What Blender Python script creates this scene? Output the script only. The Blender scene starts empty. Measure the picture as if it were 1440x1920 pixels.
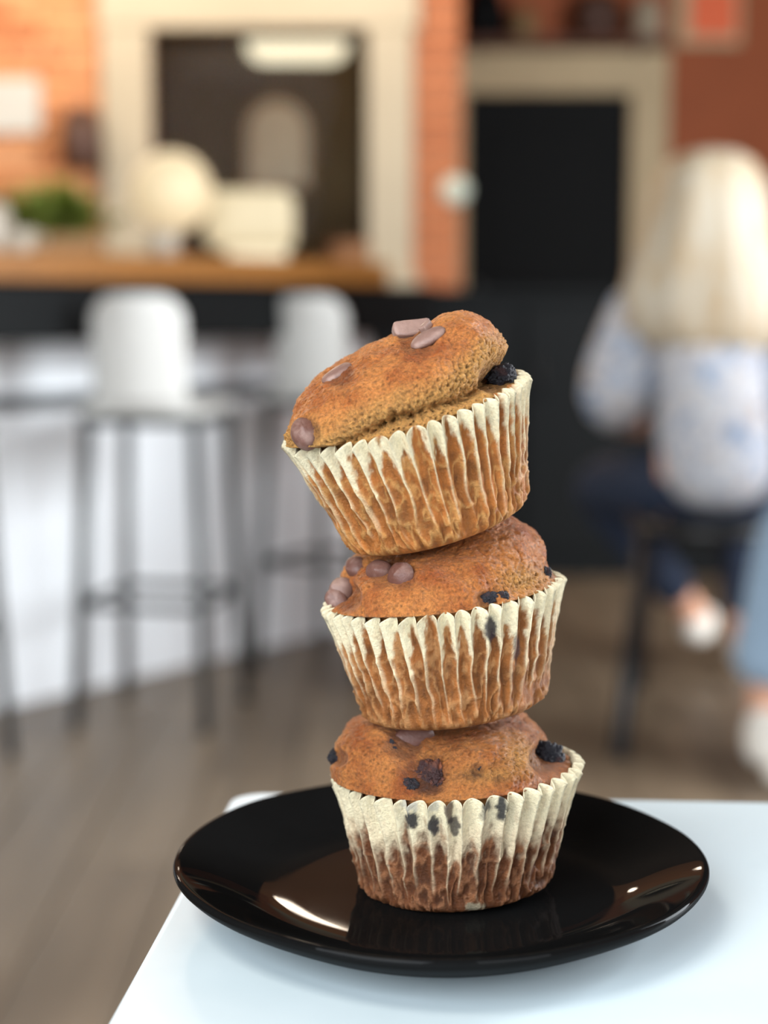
import bpy, bmesh, math, random
import numpy as np
from mathutils import Vector, Matrix, Quaternion
from mathutils.bvhtree import BVHTree

random.seed(7)
rng = np.random.default_rng(7)
S = bpy.context.scene
C = S.collection

# ------------------------------------------------------------------ camera
FPX, CAM_H = 3300.0, 0.921
PITCH = math.atan(390 / FPX)
cd = bpy.data.cameras.new('camera')
cam = bpy.data.objects.new('camera', cd)
C.objects.link(cam)
cam.location = (0, 0, CAM_H)
cam.rotation_euler = (math.pi / 2 - PITCH, 0, 0)
cd.sensor_fit = 'VERTICAL'
cd.sensor_height = 36
cd.lens = FPX / 1920 * 36
cd.clip_start = 0.02
cd.dof.use_dof = True
cd.dof.focus_distance = 0.468
cd.dof.aperture_fstop = cd.lens / 8.6
S.camera = cam

# ------------------------------------------------------------------ world, lights, exposure
W = bpy.data.worlds.new('world')
S.world = W
W.use_nodes = True
W.node_tree.nodes['Background'].inputs[0].default_value = (0.84, 0.92, 1.0, 1)
W.node_tree.nodes['Background'].inputs[1].default_value = 0.45
S.view_settings.view_transform = 'Standard'
S.view_settings.look = 'None'
S.view_settings.exposure = 0.24
S.view_settings.gamma = 1.0
S.view_settings.use_curve_mapping = False


def area(name, loc, target, sx, sy, power, col):
    l = bpy.data.lights.new(name, 'AREA')
    l.shape = 'RECTANGLE'
    l.size, l.size_y, l.energy, l.color = sx, sy, power, col
    o = bpy.data.objects.new(name, l)
    C.objects.link(o)
    o.location = loc
    o.rotation_euler = (Vector(target) - Vector(loc)).to_track_quat('-Z', 'Y').to_euler()
    return o


def point(name, loc, power, col, r=0.06):
    l = bpy.data.lights.new(name, 'POINT')
    l.energy, l.color, l.shadow_soft_size = power, col, r
    o = bpy.data.objects.new(name, l)
    C.objects.link(o)
    o.location = loc
    return o


# shop windows behind and to the left of the camera
area('window_and_fill_light', (-1.6, -1.6, 2.0), (0.0, 1.2, 0.8), 2.4, 2.0, 140, (0.86, 0.93, 1.0))
area('window_and_fill_light', (1.7, -1.9, 1.7), (0.4, 2.5, 0.8), 1.8, 2.0, 46, (0.88, 0.94, 1.0))
# cool fill light added by the right wall to brighten the bar front
area('window_and_fill_light', (3.1, 2.4, 1.55), (-0.6, 4.3, 0.6), 2.6, 1.9, 400, (0.87, 0.94, 1.0))
# ceiling lamps
area('ceiling_light', (-0.9, -0.2, 2.9), (-0.1, 0.6, 0.8), 1.0, 1.0, 34, (1.0, 0.95, 0.88))
for lx, ly, lp in ((-2.0, 5.2, 40), (-1.05, 5.75, 26), (-0.1, 5.9, 16)):
    point('pendant_light', (lx, ly, 2.35), lp, (1.0, 0.84, 0.66), 0.08)

# ------------------------------------------------------------------ helpers


def ray(px, py):
    u, v = (px - 720) / FPX, (960 - py) / FPX
    return Vector((u, math.cos(PITCH) + v * math.sin(PITCH), -math.sin(PITCH) + v * math.cos(PITCH)))


def at(px, py, y):
    d = ray(px, py)
    return Vector((0, 0, CAM_H)) + d * (y / d.y)


def link(name, me, mat=None, parent=None, smooth=False):
    o = bpy.data.objects.new(name, me)
    C.objects.link(o)
    if mat is not None and not me.materials:
        me.materials.append(mat)
    if smooth:
        me.polygons.foreach_set('use_smooth', [True] * len(me.polygons))
    if parent is not None:
        o.parent = parent
    return o


def from_bm(name, bm, mat=None, parent=None, smooth=False):
    me = bpy.data.meshes.new(name)
    bmesh.ops.recalc_face_normals(bm, faces=bm.faces[:])
    bm.to_mesh(me)
    bm.free()
    return link(name, me, mat, parent, smooth)


def tag(o, label, cat, group=None):
    o['label'] = label
    o['category'] = cat
    if group:
        o['group'] = group
    return o


def struct(o):
    o['kind'] = 'structure'
    return o


def empty(name, loc, rz=0):
    o = bpy.data.objects.new(name, None)
    C.objects.link(o)
    o.location = loc
    o.rotation_euler = (0, 0, rz)
    o.empty_display_size = 0.05
    return o


def add_box(bm, c, s, bev=0.0, seg=2, rot=None):
    r = bmesh.ops.create_cube(bm, size=1.0)
    vs = r['verts']
    bmesh.ops.scale(bm, vec=s, verts=vs)
    if bev > 0:
        es = list({e for v in vs for e in v.link_edges})
        rr = bmesh.ops.bevel(bm, geom=es, offset=bev, segments=seg, profile=0.5, affect='EDGES')
        vs = list({v for f in rr['faces'] for v in f.verts} | {v for v in vs if v.is_valid})
    if rot is not None:
        bmesh.ops.rotate(bm, matrix=rot, verts=vs)
    bmesh.ops.translate(bm, vec=c, verts=vs)
    return vs


def box(name, c, s, mat, parent=None, bev=0.0, seg=2, rot=None):
    bm = bmesh.new()
    add_box(bm, (0, 0, 0) if parent is None and rot is None else c, s, bev, seg, rot)
    o = from_bm(name, bm, mat, parent)
    if parent is None and rot is None:
        o.location = c
    return o


def add_tube(bm, pts, rads, n=10, cap=True):
    pts = [Vector(p) for p in pts]
    if not hasattr(rads, '__len__'):
        rads = [rads] * len(pts)
    rings = []
    ref = None
    for i, p in enumerate(pts):
        a = pts[max(i - 1, 0)]
        b = pts[min(i + 1, len(pts) - 1)]
        t = (b - a).normalized()
        if ref is None:
            ref = t.orthogonal().normalized()
        ref = (ref - t * ref.dot(t)).normalized()
        q = t.cross(ref)
        rings.append([bm.verts.new(p + (ref * math.cos(k / n * 2 * math.pi) + q * math.sin(k / n * 2 * math.pi)) * rads[i]) for k in range(n)])
    for a, b in zip(rings, rings[1:]):
        for k in range(n):
            bm.faces.new((a[k], a[(k + 1) % n], b[(k + 1) % n], b[k]))
    if cap:
        bm.faces.new(rings[0][::-1])
        bm.faces.new(rings[-1])


def add_lathe(bm, prof, n=32, c=(0, 0, 0)):
    rings = []
    for r, z in prof:
        if r < 1e-6:
            rings.append([bm.verts.new((c[0], c[1], c[2] + z))])
        else:
            rings.append([bm.verts.new((c[0] + r * math.cos(k / n * 2 * math.pi), c[1] + r * math.sin(k / n * 2 * math.pi), c[2] + z)) for k in range(n)])
    for a, b in zip(rings, rings[1:]):
        for k in range(n):
            j = (k + 1) % n
            if len(a) == 1 and len(b) == 1:
                continue
            if len(a) == 1:
                bm.faces.new((a[0], b[k], b[j]))
            elif len(b) == 1:
                bm.faces.new((a[k], a[j], b[0]))
            else:
                bm.faces.new((a[k], a[j], b[j], b[k]))


def lathe(name, prof, mat, parent=None, n=32, c=(0, 0, 0), smooth=True):
    bm = bmesh.new()
    add_lathe(bm, prof, n, c)
    return from_bm(name, bm, mat, parent, smooth)


def tube(name, pts, r, mat, parent=None, n=10):
    bm = bmesh.new()
    add_tube(bm, pts, r, n)
    return from_bm(name, bm, mat, parent, True)


def skin_mesh(name, nodes, edges, mat, parent=None, sub=2):
    """nodes: list of (x, y, z, r) ; a continuous limb surface grown around connected joints"""
    me = bpy.data.meshes.new(name)
    me.from_pydata([n[:3] for n in nodes], edges, [])
    o = link(name, me, None, parent)
    m = o.modifiers.new('skin', 'SKIN')
    m.use_smooth_shade = True
    for i, n in enumerate(nodes):
        sv = me.skin_vertices[0].data[i]
        rr = n[3]
        sv.radius = rr if isinstance(rr, tuple) else (rr, rr)
        sv.use_root = (i == 0)
    s = o.modifiers.new('sub', 'SUBSURF')
    s.levels = s.render_levels = sub
    bpy.context.view_layer.update()
    dg = bpy.context.evaluated_depsgraph_get()
    new = bpy.data.meshes.new_from_object(o.evaluated_get(dg))
    o.modifiers.clear()
    o.data = new
    new.name = name
    new.materials.clear()
    new.materials.append(mat)
    new.polygons.foreach_set('use_smooth', [True] * len(new.polygons))
    return o


# ------------------------------------------------------------------ noise in numpy
def _hash(ix, iy, iz, seed):
    h = (ix.astype(np.int64) * 374761393 + iy.astype(np.int64) * 668265263 + iz.astype(np.int64) * 2147483647 + seed * 974711) & 0xFFFFFFFF
    h = ((h ^ (h >> 13)) * 1274126177) & 0xFFFFFFFF
    h = ((h ^ (h >> 16)) * 2246822519) & 0xFFFFFFFF
    return ((h ^ (h >> 15)) & 0xFFFFFF) / float(0xFFFFFF)


def vnoise(p, seed=0):
    i = np.floor(p)
    f = p - i
    f = f * f * f * (f * (f * 6 - 15) + 10)
    out = 0
    for dx in (0, 1):
        for dy in (0, 1):
            for dz in (0, 1):
                w = (f[:, 0] if dx else 1 - f[:, 0]) * (f[:, 1] if dy else 1 - f[:, 1]) * (f[:, 2] if dz else 1 - f[:, 2])
                out = out + w * _hash(i[:, 0] + dx, i[:, 1] + dy, i[:, 2] + dz, seed)
    return out * 2 - 1


def fbm(p, oct=4, seed=0, gain=0.5):
    a, out, t = 1.0, 0.0, 0.0
    for k in range(oct):
        out = out + a * vnoise(p * (2.03 ** k) + 17.3 * k, seed + k)
        t += a
        a *= gain
    return out / t


def worley(p, seed=0):
    i = np.floor(p)
    best = np.full(len(p), 9.0)
    for dx in (-1, 0, 1):
        for dy in (-1, 0, 1):
            for dz in (-1, 0, 1):
                c = i + np.array([dx, dy, dz])
                q = np.stack([c[:, k] + _hash(c[:, 0], c[:, 1], c[:, 2], seed + 31 * k) for k in range(3)], 1)
                best = np.minimum(best, ((p - q) ** 2).sum(1))
    return np.sqrt(best)


def sstep(a, b, x):
    t = np.clip((x - a) / (b - a), 0, 1)
    return t * t * (3 - 2 * t)


# ------------------------------------------------------------------ materials
def lin(c):
    return tuple(((v / 255) / 12.92 if v / 255 <= 0.04045 else ((v / 255 + 0.055) / 1.055) ** 2.4) for v in c)


def mat_base(name):
    m = bpy.data.materials.new(name)
    m.use_nodes = True
    nt = m.node_tree
    b = nt.nodes['Principled BSDF']
    return m, nt, b


def plain(name, rgb, rough=0.5, var=0.12, scale=20, bump=0.0, metal=0.0, spec=0.5, bscale=None, coat=0.0):
    """sRGB colour with noise-driven variation"""
    m, nt, b = mat_base(name)
    L = lin(rgb)
    tc = nt.nodes.new('ShaderNodeTexCoord')
    nz = nt.nodes.new('ShaderNodeTexNoise')
    nz.inputs['Scale'].default_value = scale
    nz.inputs['Detail'].default_value = 4
    nt.links.new(tc.outputs['Object'], nz.inputs['Vector'])
    rp = nt.nodes.new('ShaderNodeValToRGB')
    rp.color_ramp.elements[0].position = 0.3
    rp.color_ramp.elements[1].position = 0.7
    rp.color_ramp.elements[0].color = (*[x * (1 - var) for x in L], 1)
    rp.color_ramp.elements[1].color = (*[min(1, x * (1 + var)) for x in L], 1)
    nt.links.new(nz.outputs['Fac'], rp.inputs['Fac'])
    nt.links.new(rp.outputs['Color'], b.inputs['Base Color'])
    b.inputs['Roughness'].default_value = rough
    b.inputs['Metallic'].default_value = metal
    b.inputs['Specular IOR Level'].default_value = spec
    b.inputs['Coat Weight'].default_value = coat
    b.inputs['Coat Roughness'].default_value = 0.05
    if bump:
        n2 = nt.nodes.new('ShaderNodeTexNoise')
        n2.inputs['Scale'].default_value = bscale or scale * 6
        nt.links.new(tc.outputs['Object'], n2.inputs['Vector'])
        bp = nt.nodes.new('ShaderNodeBump')
        bp.inputs['Strength'].default_value = 1.0
        bp.inputs['Distance'].default_value = bump
        nt.links.new(n2.outputs['Fac'], bp.inputs['Height'])
        nt.links.new(bp.outputs['Normal'], b.inputs['Normal'])
    return m


def emissive(name, rgb, strength):
    m, nt, b = mat_base(name)
    b.inputs['Base Color'].default_value = (*[v * 0.4 for v in lin(rgb)], 1)
    b.inputs['Emission Color'].default_value = (*lin(rgb), 1)
    b.inputs['Emission Strength'].default_value = strength
    return m


def per_object(name, cols, rough=0.7, stretch=(1, 1, 1), scale=8, var=0.25, bump=0.0):
    """colour chosen per object from a ramp, with stretched grain"""
    m, nt, b = mat_base(name)
    oi = nt.nodes.new('ShaderNodeObjectInfo')
    rp = nt.nodes.new('ShaderNodeValToRGB')
    e = rp.color_ramp.elements
    while len(e) < len(cols):
        e.new(0.5)
    for k, c in enumerate(cols):
        e[k].position = k / (len(cols) - 1)
        e[k].color = (*lin(c), 1)
    nt.links.new(oi.outputs['Random'], rp.inputs['Fac'])
    tc = nt.nodes.new('ShaderNodeTexCoord')
    mp = nt.nodes.new('ShaderNodeMapping')
    mp.inputs['Scale'].default_value = stretch
    nt.links.new(tc.outputs['Object'], mp.inputs['Vector'])
    ad = nt.nodes.new('ShaderNodeVectorMath')
    ad.operation = 'ADD'
    nt.links.new(mp.outputs['Vector'], ad.inputs[0])
    nt.links.new(oi.outputs['Random'], ad.inputs[1])
    nz = nt.nodes.new('ShaderNodeTexNoise')
    nz.inputs['Scale'].default_value = scale
    nz.inputs['Detail'].default_value = 5
    nt.links.new(ad.outputs['Vector'], nz.inputs['Vector'])
    mr = nt.nodes.new('ShaderNodeMapRange')
    mr.inputs['From Min'].default_value = 0.3
    mr.inputs['From Max'].default_value = 0.7
    mr.inputs['To Min'].default_value = 1 - var
    mr.inputs['To Max'].default_value = 1 + var
    nt.links.new(nz.outputs['Fac'], mr.inputs['Value'])
    mx = nt.nodes.new('ShaderNodeVectorMath')
    mx.operation = 'SCALE'
    nt.links.new(rp.outputs['Color'], mx.inputs[0])
    nt.links.new(mr.outputs['Result'], mx.inputs['Scale'])
    nt.links.new(mx.outputs['Vector'], b.inputs['Base Color'])
    b.inputs['Roughness'].default_value = rough
    if bump:
        bp = nt.nodes.new('ShaderNodeBump')
        bp.inputs['Distance'].default_value = bump
        nt.links.new(nz.outputs['Fac'], bp.inputs['Height'])
        nt.links.new(bp.outputs['Normal'], b.inputs['Normal'])
    return m


def attr_mat(name, rough, n_scale, n_var, b_scale, b_dist, spec=0.35, n2_scale=None, rough_var=0.0, sss=0.0, transl=0.0):
    """colour stored on the mesh, times two octaves of grain, with fine relief"""
    m, nt, b = mat_base(name)
    at_ = nt.nodes.new('ShaderNodeAttribute')
    at_.attribute_name = 'Col'
    tc = nt.nodes.new('ShaderNodeTexCoord')
    nz = nt.nodes.new('ShaderNodeTexNoise')
    nz.inputs['Scale'].default_value = n_scale
    nz.inputs['Detail'].default_value = 6
    nz.inputs['Roughness'].default_value = 0.65
    nt.links.new(tc.outputs['Object'], nz.inputs['Vector'])
    mr = nt.nodes.new('ShaderNodeMapRange')
    mr.inputs['From Min'].default_value = 0.3
    mr.inputs['From Max'].default_value = 0.7
    mr.inputs['To Min'].default_value = 1 - n_var
    mr.inputs['To Max'].default_value = 1 + n_var
    nt.links.new(nz.outputs['Fac'], mr.inputs['Value'])
    mx = nt.nodes.new('ShaderNodeVectorMath')
    mx.operation = 'SCALE'
    nt.links.new(at_.outputs['Color'], mx.inputs[0])
    nt.links.new(mr.outputs['Result'], mx.inputs['Scale'])
    nt.links.new(mx.outputs['Vector'], b.inputs['Base Color'])
    b.inputs['Specular IOR Level'].default_value = spec
    b.inputs['Roughness'].default_value = rough
    ra = nt.nodes.new('ShaderNodeAttribute')
    ra.attribute_name = 'Rough'
    nt.links.new(ra.outputs['Fac'], b.inputs['Roughness'])
    n2 = nt.nodes.new('ShaderNodeTexNoise')
    n2.inputs['Scale'].default_value = b_scale
    n2.inputs['Detail'].default_value = 6
    n2.inputs['Roughness'].default_value = 0.7
    nt.links.new(tc.outputs['Object'], n2.inputs['Vector'])
    ba = nt.nodes.new('ShaderNodeAttribute')
    ba.attribute_name = 'Bump'
    mu = nt.nodes.new('ShaderNodeMath')
    mu.operation = 'MULTIPLY'
    nt.links.new(n2.outputs['Fac'], mu.inputs[0])
    nt.links.new(ba.outputs['Fac'], mu.inputs[1])
    bp = nt.nodes.new('ShaderNodeBump')
    bp.inputs['Distance'].default_value = b_dist
    nt.links.new(mu.outputs[0], bp.inputs['Height'])
    nt.links.new(bp.outputs['Normal'], b.inputs['Normal'])
    if sss:
        b.inputs['Subsurface Weight'].default_value = sss
        b.inputs['Subsurface Radius'].default_value = (0.004, 0.002, 0.001)
        b.inputs['Subsurface Scale'].default_value = 0.4
    return m


M = {}
M['plank'] = per_object('floor_plank_wood', [(106, 89, 70), (119, 102, 82), (97, 80, 62), (112, 95, 76), (102, 86, 68)], 0.42, (9, 0.7, 1), 3.0, 0.22, 0.0004)
M['subfloor'] = plain('subfloor_grey', (52, 46, 40), 0.8)
M['brick'] = per_object('brick_clay', [(206, 138, 88), (214, 150, 100), (194, 122, 76), (218, 160, 114), (208, 142, 92)], 0.85, (1, 1, 1), 30, 0.18, 0.002)
M['brickdark'] = per_object('brick_red', [(176, 106, 66), (182, 112, 72), (168, 98, 60)], 0.85, (1, 1, 1), 30, 0.12, 0.002)
M['mortar'] = plain('mortar', (200, 138, 92), 0.9, 0.1, 15, 0.001)
M['redwall'] = plain('red_brown_paint', (162, 82, 38), 0.7, 0.06, 4)
M['ceiling'] = plain('ceiling_paint', (92, 84, 76), 0.8, 0.05, 3)
M['sidewall'] = plain('side_wall_paint', (120, 108, 96), 0.8, 0.05, 3)
M['trim'] = plain('cream_trim_paint', (178, 163, 136), 0.5, 0.04, 6)
M['tantrim'] = plain('tan_trim_paint', (200, 176, 132), 0.55, 0.05, 6)
M['blackpaint'] = plain('black_paint', (10, 12, 12), 0.6, 0.1, 8, spec=0.15)
M['blackdoor'] = plain('black_door_paint', (14, 15, 14), 0.65, 0.1, 8, spec=0.15)
M['darkroom'] = plain('olive_dark_paint', (96, 86, 62), 0.8, 0.1, 3)
M['wood'] = per_object('oiled_counter_wood', [(128, 82, 34), (138, 90, 40)], 0.4, (14, 1, 14), 4, 0.2)
M['shelfwood'] = plain('dark_shelf_wood', (96, 52, 30), 0.6, 0.15, 12)
M['whitepanel'] = plain('white_panel_paint', (240, 242, 243), 0.45, 0.02, 5)
M['greyrail'] = plain('grey_rail_metal', (78, 80, 80), 0.45, 0.05, 9, metal=0.2)
M['stoolwhite'] = plain('white_stool_shell', (204, 202, 196), 0.4, 0.03, 9)
M['stoolmetal'] = plain('dark_grey_steel', (58, 60, 58), 0.4, 0.08, 30, metal=0.5)
M['blackmetal'] = plain('black_steel', (20, 20, 21), 0.4, 0.1, 30)
M['tabletop'] = None
M['plate'] = None
M['globe'] = emissive('lit_frosted_globe', (250, 226, 182), 0.5)
M['shadeglow'] = emissive('lit_paper_shade', (246, 228, 186), 0.4)
M['cream'] = plain('cream_glaze', (240, 226, 192), 0.35, 0.03, 14)
M['cup'] = plain('grey_white_ceramic', (176, 164, 146), 0.35, 0.03, 14)
M['bread'] = plain('brown_box_card', (128, 84, 48), 0.8, 0.1, 20)
M['leaf'] = plain('leaf_green', (150, 166, 78), 0.55, 0.3, 30)
M['pot'] = plain('planter_terracotta', (150, 112, 74), 0.8, 0.1, 20)
M['darkbrown'] = plain('dark_brown_ware', (78, 48, 32), 0.5, 0.1, 20)
M['poster_red'] = plain('orange_red_print', (250, 112, 60), 0.6, 0.05, 6)
M['paper'] = plain('pale_paper', (198, 194, 184), 0.7, 0.03, 9)
M['mirror_pale'] = plain('pale_grey_board', (226, 222, 206), 0.5, 0.1, 6)
M['olivejar'] = plain('tan_jar', (150, 122, 80), 0.5, 0.1, 12)
M['lamp'] = emissive('lit_lamp_diffuser', (248, 238, 208), 1.1)
M['skin'] = plain('skin', (214, 160, 130), 0.55, 0.05, 20)
M['jeans'] = plain('navy_denim', (24, 36, 56), 0.8, 0.15, 60)
M['bluejeans'] = plain('light_blue_denim', (150, 174, 196), 0.8, 0.1, 40)
M['sneaker'] = plain('white_sneaker', (232, 226, 214), 0.6, 0.04, 30)
M['teal'] = plain('grey_knit', (120, 124, 130), 0.9, 0.15, 60)
M['brownhair'] = plain('brown_hair', (70, 46, 30), 0.5, 0.25, 80)
M['eye'] = plain('dark_eye', (40, 30, 26), 0.3, 0.1, 40)
M['thermostat'] = plain('pale_green_plastic', (200, 206, 188), 0.4, 0.03, 20)


def hair_mat():
    m, nt, b = mat_base('blonde_hair')
    tc = nt.nodes.new('ShaderNodeTexCoord')
    mp = nt.nodes.new('ShaderNodeMapping')
    mp.inputs['Scale'].default_value = (1, 1, 0.12)
    nt.links.new(tc.outputs['Object'], mp.inputs['Vector'])
    nz = nt.nodes.new('ShaderNodeTexNoise')
    nz.inputs['Scale'].default_value = 38
    nt.links.new(mp.outputs['Vector'], nz.inputs['Vector'])
    rp = nt.nodes.new('ShaderNodeValToRGB')
    rp.color_ramp.elements[0].position, rp.color_ramp.elements[1].position = 0.35, 0.65
    rp.color_ramp.elements[0].color = (*lin((172, 148, 114)), 1)
    rp.color_ramp.elements[1].color = (*lin((182, 173, 155)), 1)
    nt.links.new(nz.outputs['Fac'], rp.inputs['Fac'])
    nt.links.new(rp.outputs['Color'], b.inputs['Base Color'])
    b.inputs['Roughness'].default_value = 0.5
    return m


def blouse_mat():
    m, nt, b = mat_base('floral_blouse')
    tc = nt.nodes.new('ShaderNodeTexCoord')
    v = nt.nodes.new('ShaderNodeTexNoise')
    v.inputs['Scale'].default_value = 24
    v.inputs['Detail'].default_value = 2
    nt.links.new(tc.outputs['Object'], v.inputs['Vector'])
    rp = nt.nodes.new('ShaderNodeValToRGB')
    e = rp.color_ramp.elements
    e[0].position, e[0].color = 0.30, (*lin((110, 128, 156)), 1)
    e[1].position, e[1].color = 0.72, (*lin((200, 178, 152)), 1)
    for p_, c_ in ((0.41, (160, 174, 194)), (0.47, (198, 199, 204)), (0.55, (202, 199, 197)), (0.62, (164, 163, 172))):
        k = e.new(p_)
        k.color = (*lin(c_), 1)
    nt.links.new(v.outputs['Fac'], rp.inputs['Fac'])
    nt.links.new(rp.outputs['Color'], b.inputs['Base Color'])
    b.inputs['Roughness'].default_value = 0.85
    return m


def table_mat():
    m, nt, b = mat_base('white_laminate')
    tc = nt.nodes.new('ShaderNodeTexCoord')
    nz = nt.nodes.new('ShaderNodeTexNoise')
    nz.inputs['Scale'].default_value = 9
    nz.inputs['Detail'].default_value = 8
    nt.links.new(tc.outputs['Object'], nz.inputs['Vector'])
    rp = nt.nodes.new('ShaderNodeValToRGB')
    rp.color_ramp.elements[0].position, rp.color_ramp.elements[1].position = 0.25, 0.5
    rp.color_ramp.elements[0].color = (*lin((196, 212, 217)), 1)
    rp.color_ramp.elements[1].color = (*lin((210, 224, 229)), 1)
    nt.links.new(nz.outputs['Fac'], rp.inputs['Fac'])
    nt.links.new(rp.outputs['Color'], b.inputs['Base Color'])
    b.inputs['Roughness'].default_value = 0.32
    return m


def plate_mat():
    m, nt, b = mat_base('black_glazed_ceramic')
    tc = nt.nodes.new('ShaderNodeTexCoord')
    nz = nt.nodes.new('ShaderNodeTexNoise')
    nz.inputs['Scale'].default_value = 60
    nt.links.new(tc.outputs['Object'], nz.inputs['Vector'])
    rp = nt.nodes.new('ShaderNodeValToRGB')
    rp.color_ramp.elements[0].color = (0.0035, 0.0035, 0.0035, 1)
    rp.color_ramp.elements[1].color = (0.006, 0.006, 0.006, 1)
    nt.links.new(nz.outputs['Fac'], rp.inputs['Fac'])
    nt.links.new(rp.outputs['Color'], b.inputs['Base Color'])
    b.inputs['Roughness'].default_value = 0.5
    b.inputs['Specular IOR Level'].default_value = 0.0
    gl_ = nt.nodes.new('ShaderNodeBsdfGlossy')
    gl_.inputs['Roughness'].default_value = 0.035
    fr = nt.nodes.new('ShaderNodeFresnel')
    fr.inputs['IOR'].default_value = 1.42
    mu = nt.nodes.new('ShaderNodeMath')
    mu.operation = 'MULTIPLY'
    mu.inputs[1].default_value = 0.18
    mx = nt.nodes.new('ShaderNodeMixShader')
    nt.links.new(fr.outputs['Fac'], mu.inputs[0])
    nt.links.new(mu.outputs[0], mx.inputs['Fac'])
    nt.links.new(b.outputs['BSDF'], mx.inputs[1])
    nt.links.new(gl_.outputs['BSDF'], mx.inputs[2])
    nt.links.new(mx.outputs['Shader'], nt.nodes['Material Output'].inputs['Surface'])
    return m


def glass_mat():
    m, nt, b = mat_base('window_glass')
    b.inputs['Base Color'].default_value = (0.95, 0.96, 0.93, 1)
    b.inputs['Transmission Weight'].default_value = 1.0
    b.inputs['Roughness'].default_value = 0.0
    b.inputs['IOR'].default_value = 1.06
    return m


def brick_tex_mat():
    m, nt, b = mat_base('brick_courses')
    tc = nt.nodes.new('ShaderNodeTexCoord')
    mp = nt.nodes.new('ShaderNodeMapping')
    mp.inputs['Rotation'].default_value = (math.pi / 2, 0, 0)
    nt.links.new(tc.outputs['Object'], mp.inputs['Vector'])
    bt = nt.nodes.new('ShaderNodeTexBrick')
    bt.inputs['Scale'].default_value = 1.0
    bt.inputs['Brick Width'].default_value = 0.22
    bt.inputs['Row Height'].default_value = 0.075
    bt.inputs['Mortar Size'].default_value = 0.006
    bt.inputs['Color1'].default_value = (*lin((206, 138, 88)), 1)
    bt.inputs['Color2'].default_value = (*lin((214, 150, 100)), 1)
    bt.inputs['Mortar'].default_value = (*lin((178, 128, 96)), 1)
    nt.links.new(mp.outputs['Vector'], bt.inputs['Vector'])
    nt.links.new(bt.outputs['Color'], b.inputs['Base Color'])
    b.inputs['Roughness'].default_value = 0.85
    return m


M['hair'], M['blouse'], M['tabletop'], M['plate'], M['glass'], M['bricktex'] = hair_mat(), blouse_mat(), table_mat(), plate_mat(), glass_mat(), brick_tex_mat()
M['paperliner'] = attr_mat('baking_paper', 0.6, 900, 0.16, 1300, 0.0007, spec=0.35, sss=0.0)
M['crumb'] = attr_mat('muffin_crumb', 0.55, 1300, 0.42, 1300, 0.0024, spec=0.5, sss=0.12)
M['chip'] = attr_mat('chocolate', 0.4, 700, 0.10, 900, 0.0004, spec=0.4)
M['berry'] = attr_mat('baked_blueberry', 0.35, 700, 0.25, 900, 0.0008, spec=0.5)

# ------------------------------------------------------------------ room shell
floor = struct(box('floor', (0, 3.4, -0.03), (7.0, 12.4, 0.03), M['subfloor']))
pw, pl = 0.165, 1.85
bm = bmesh.new()
add_box(bm, (0, 0, 0), (pw - 0.003, pl - 0.003, 0.015), 0.0015, 1)
pm = bpy.data.meshes.new('plank')
bm.to_mesh(pm)
bm.free()
pm.materials.append(M['plank'])
cols = int(6.3 / pw)
for i in range(cols):
    off = random.random() * pl
    for j in range(6):
        o = link('plank', pm, None, floor)
        o.location = (-3.15 + (i + 0.5) * pw, -0.9 + off + (j + 0.0) * pl - 3.4, 0.0225 + random.uniform(-0.0004, 0.0004))

WY = 6.6
wb = bmesh.new()
x0, x1, z0, z1 = -0.855, -0.06, 1.02, 1.915      # opening of the pass-through window
for a, b_, c_, d_ in ((-3.2, x0, 0, 3), (x1, 0.28, 0, 3), (x0, x1, 0, z0), (x0, x1, z1, 3)):
    add_box(wb, ((a + b_) / 2, WY + 0.07, (c_ + d_) / 2), (b_ - a, 0.14, d_ - c_))
wall_back = struct(from_bm('wall_back', wb, M['bricktex']))

bm = bmesh.new()
add_box(bm, (0, 0, 0), (0.21, 0.03, 0.065), 0.004, 1)
bk = bpy.data.meshes.new('brick')
bm.to_mesh(bk)
bm.free()
bk.materials.append(M['brick'])
for r in range(22):
    z = 0.86 + r * 0.075
    for k in range(6):
        x = -1.152 - k * 0.22 - (0.11 if r % 2 else 0)
        o = link('brick', bk, None, wall_back)
        o.location = (x, WY - 0.006 + random.uniform(-0.002, 0.002), z)
bm = bmesh.new()
add_box(bm, (0, 0, 0), (0.186, 0.03, 0.065), 0.004, 1)
bk2 = bpy.data.meshes.new('brick')
bm.to_mesh(bk2)
bm.free()
bk2.materials.append(M['brickdark'])
for r in range(22):
    o = link('brick', bk2, None, wall_back)
    o.location = (0.187, WY - 0.004 + random.uniform(-0.002, 0.002), 0.86 + r * 0.075)

struct(box('wall_partition', (0.183, 7.9, 1.5), (0.19, 2.3, 3.0), M['redwall']))
# the recessed end wall with its doorway
wr = bmesh.new()
for a, b_, c_, d_ in ((-3.2, 0.40, 0, 3), (1.24, 3.2, 0, 3), (0.40, 1.24, 1.97, 3)):
    add_box(wr, ((a + b_) / 2, 9.1, (c_ + d_) / 2), (b_ - a, 0.14, d_ - c_))
wall_end = struct(from_bm('wall_end', wr, M['redwall']))
struct(box('wall_left', (-3.27, 3.4, 1.5), (0.14, 12.4, 3.0), M['sidewall']))
struct(box('wall_right', (3.27, 3.4, 1.5), (0.14, 12.4, 3.0), M['redwall']))
struct(box('ceiling', (0, 3.4, 3.06), (7.0, 12.4, 0.12), M['ceiling']))
struct(box('wall_room', (-1.45, 9.0, 1.5), (3.2, 0.04, 3.0), M['darkroom']))

# window with cream casing, glass, and the dim room behind it
win = struct(empty('window_1', (-0.457, WY, 1.467)))


def casing(name, c, s, parent, mat, bev=0.008):
    bm = bmesh.new()
    add_box(bm, c, s, bev, 2)
    return from_bm(name, bm, mat, parent)


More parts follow.
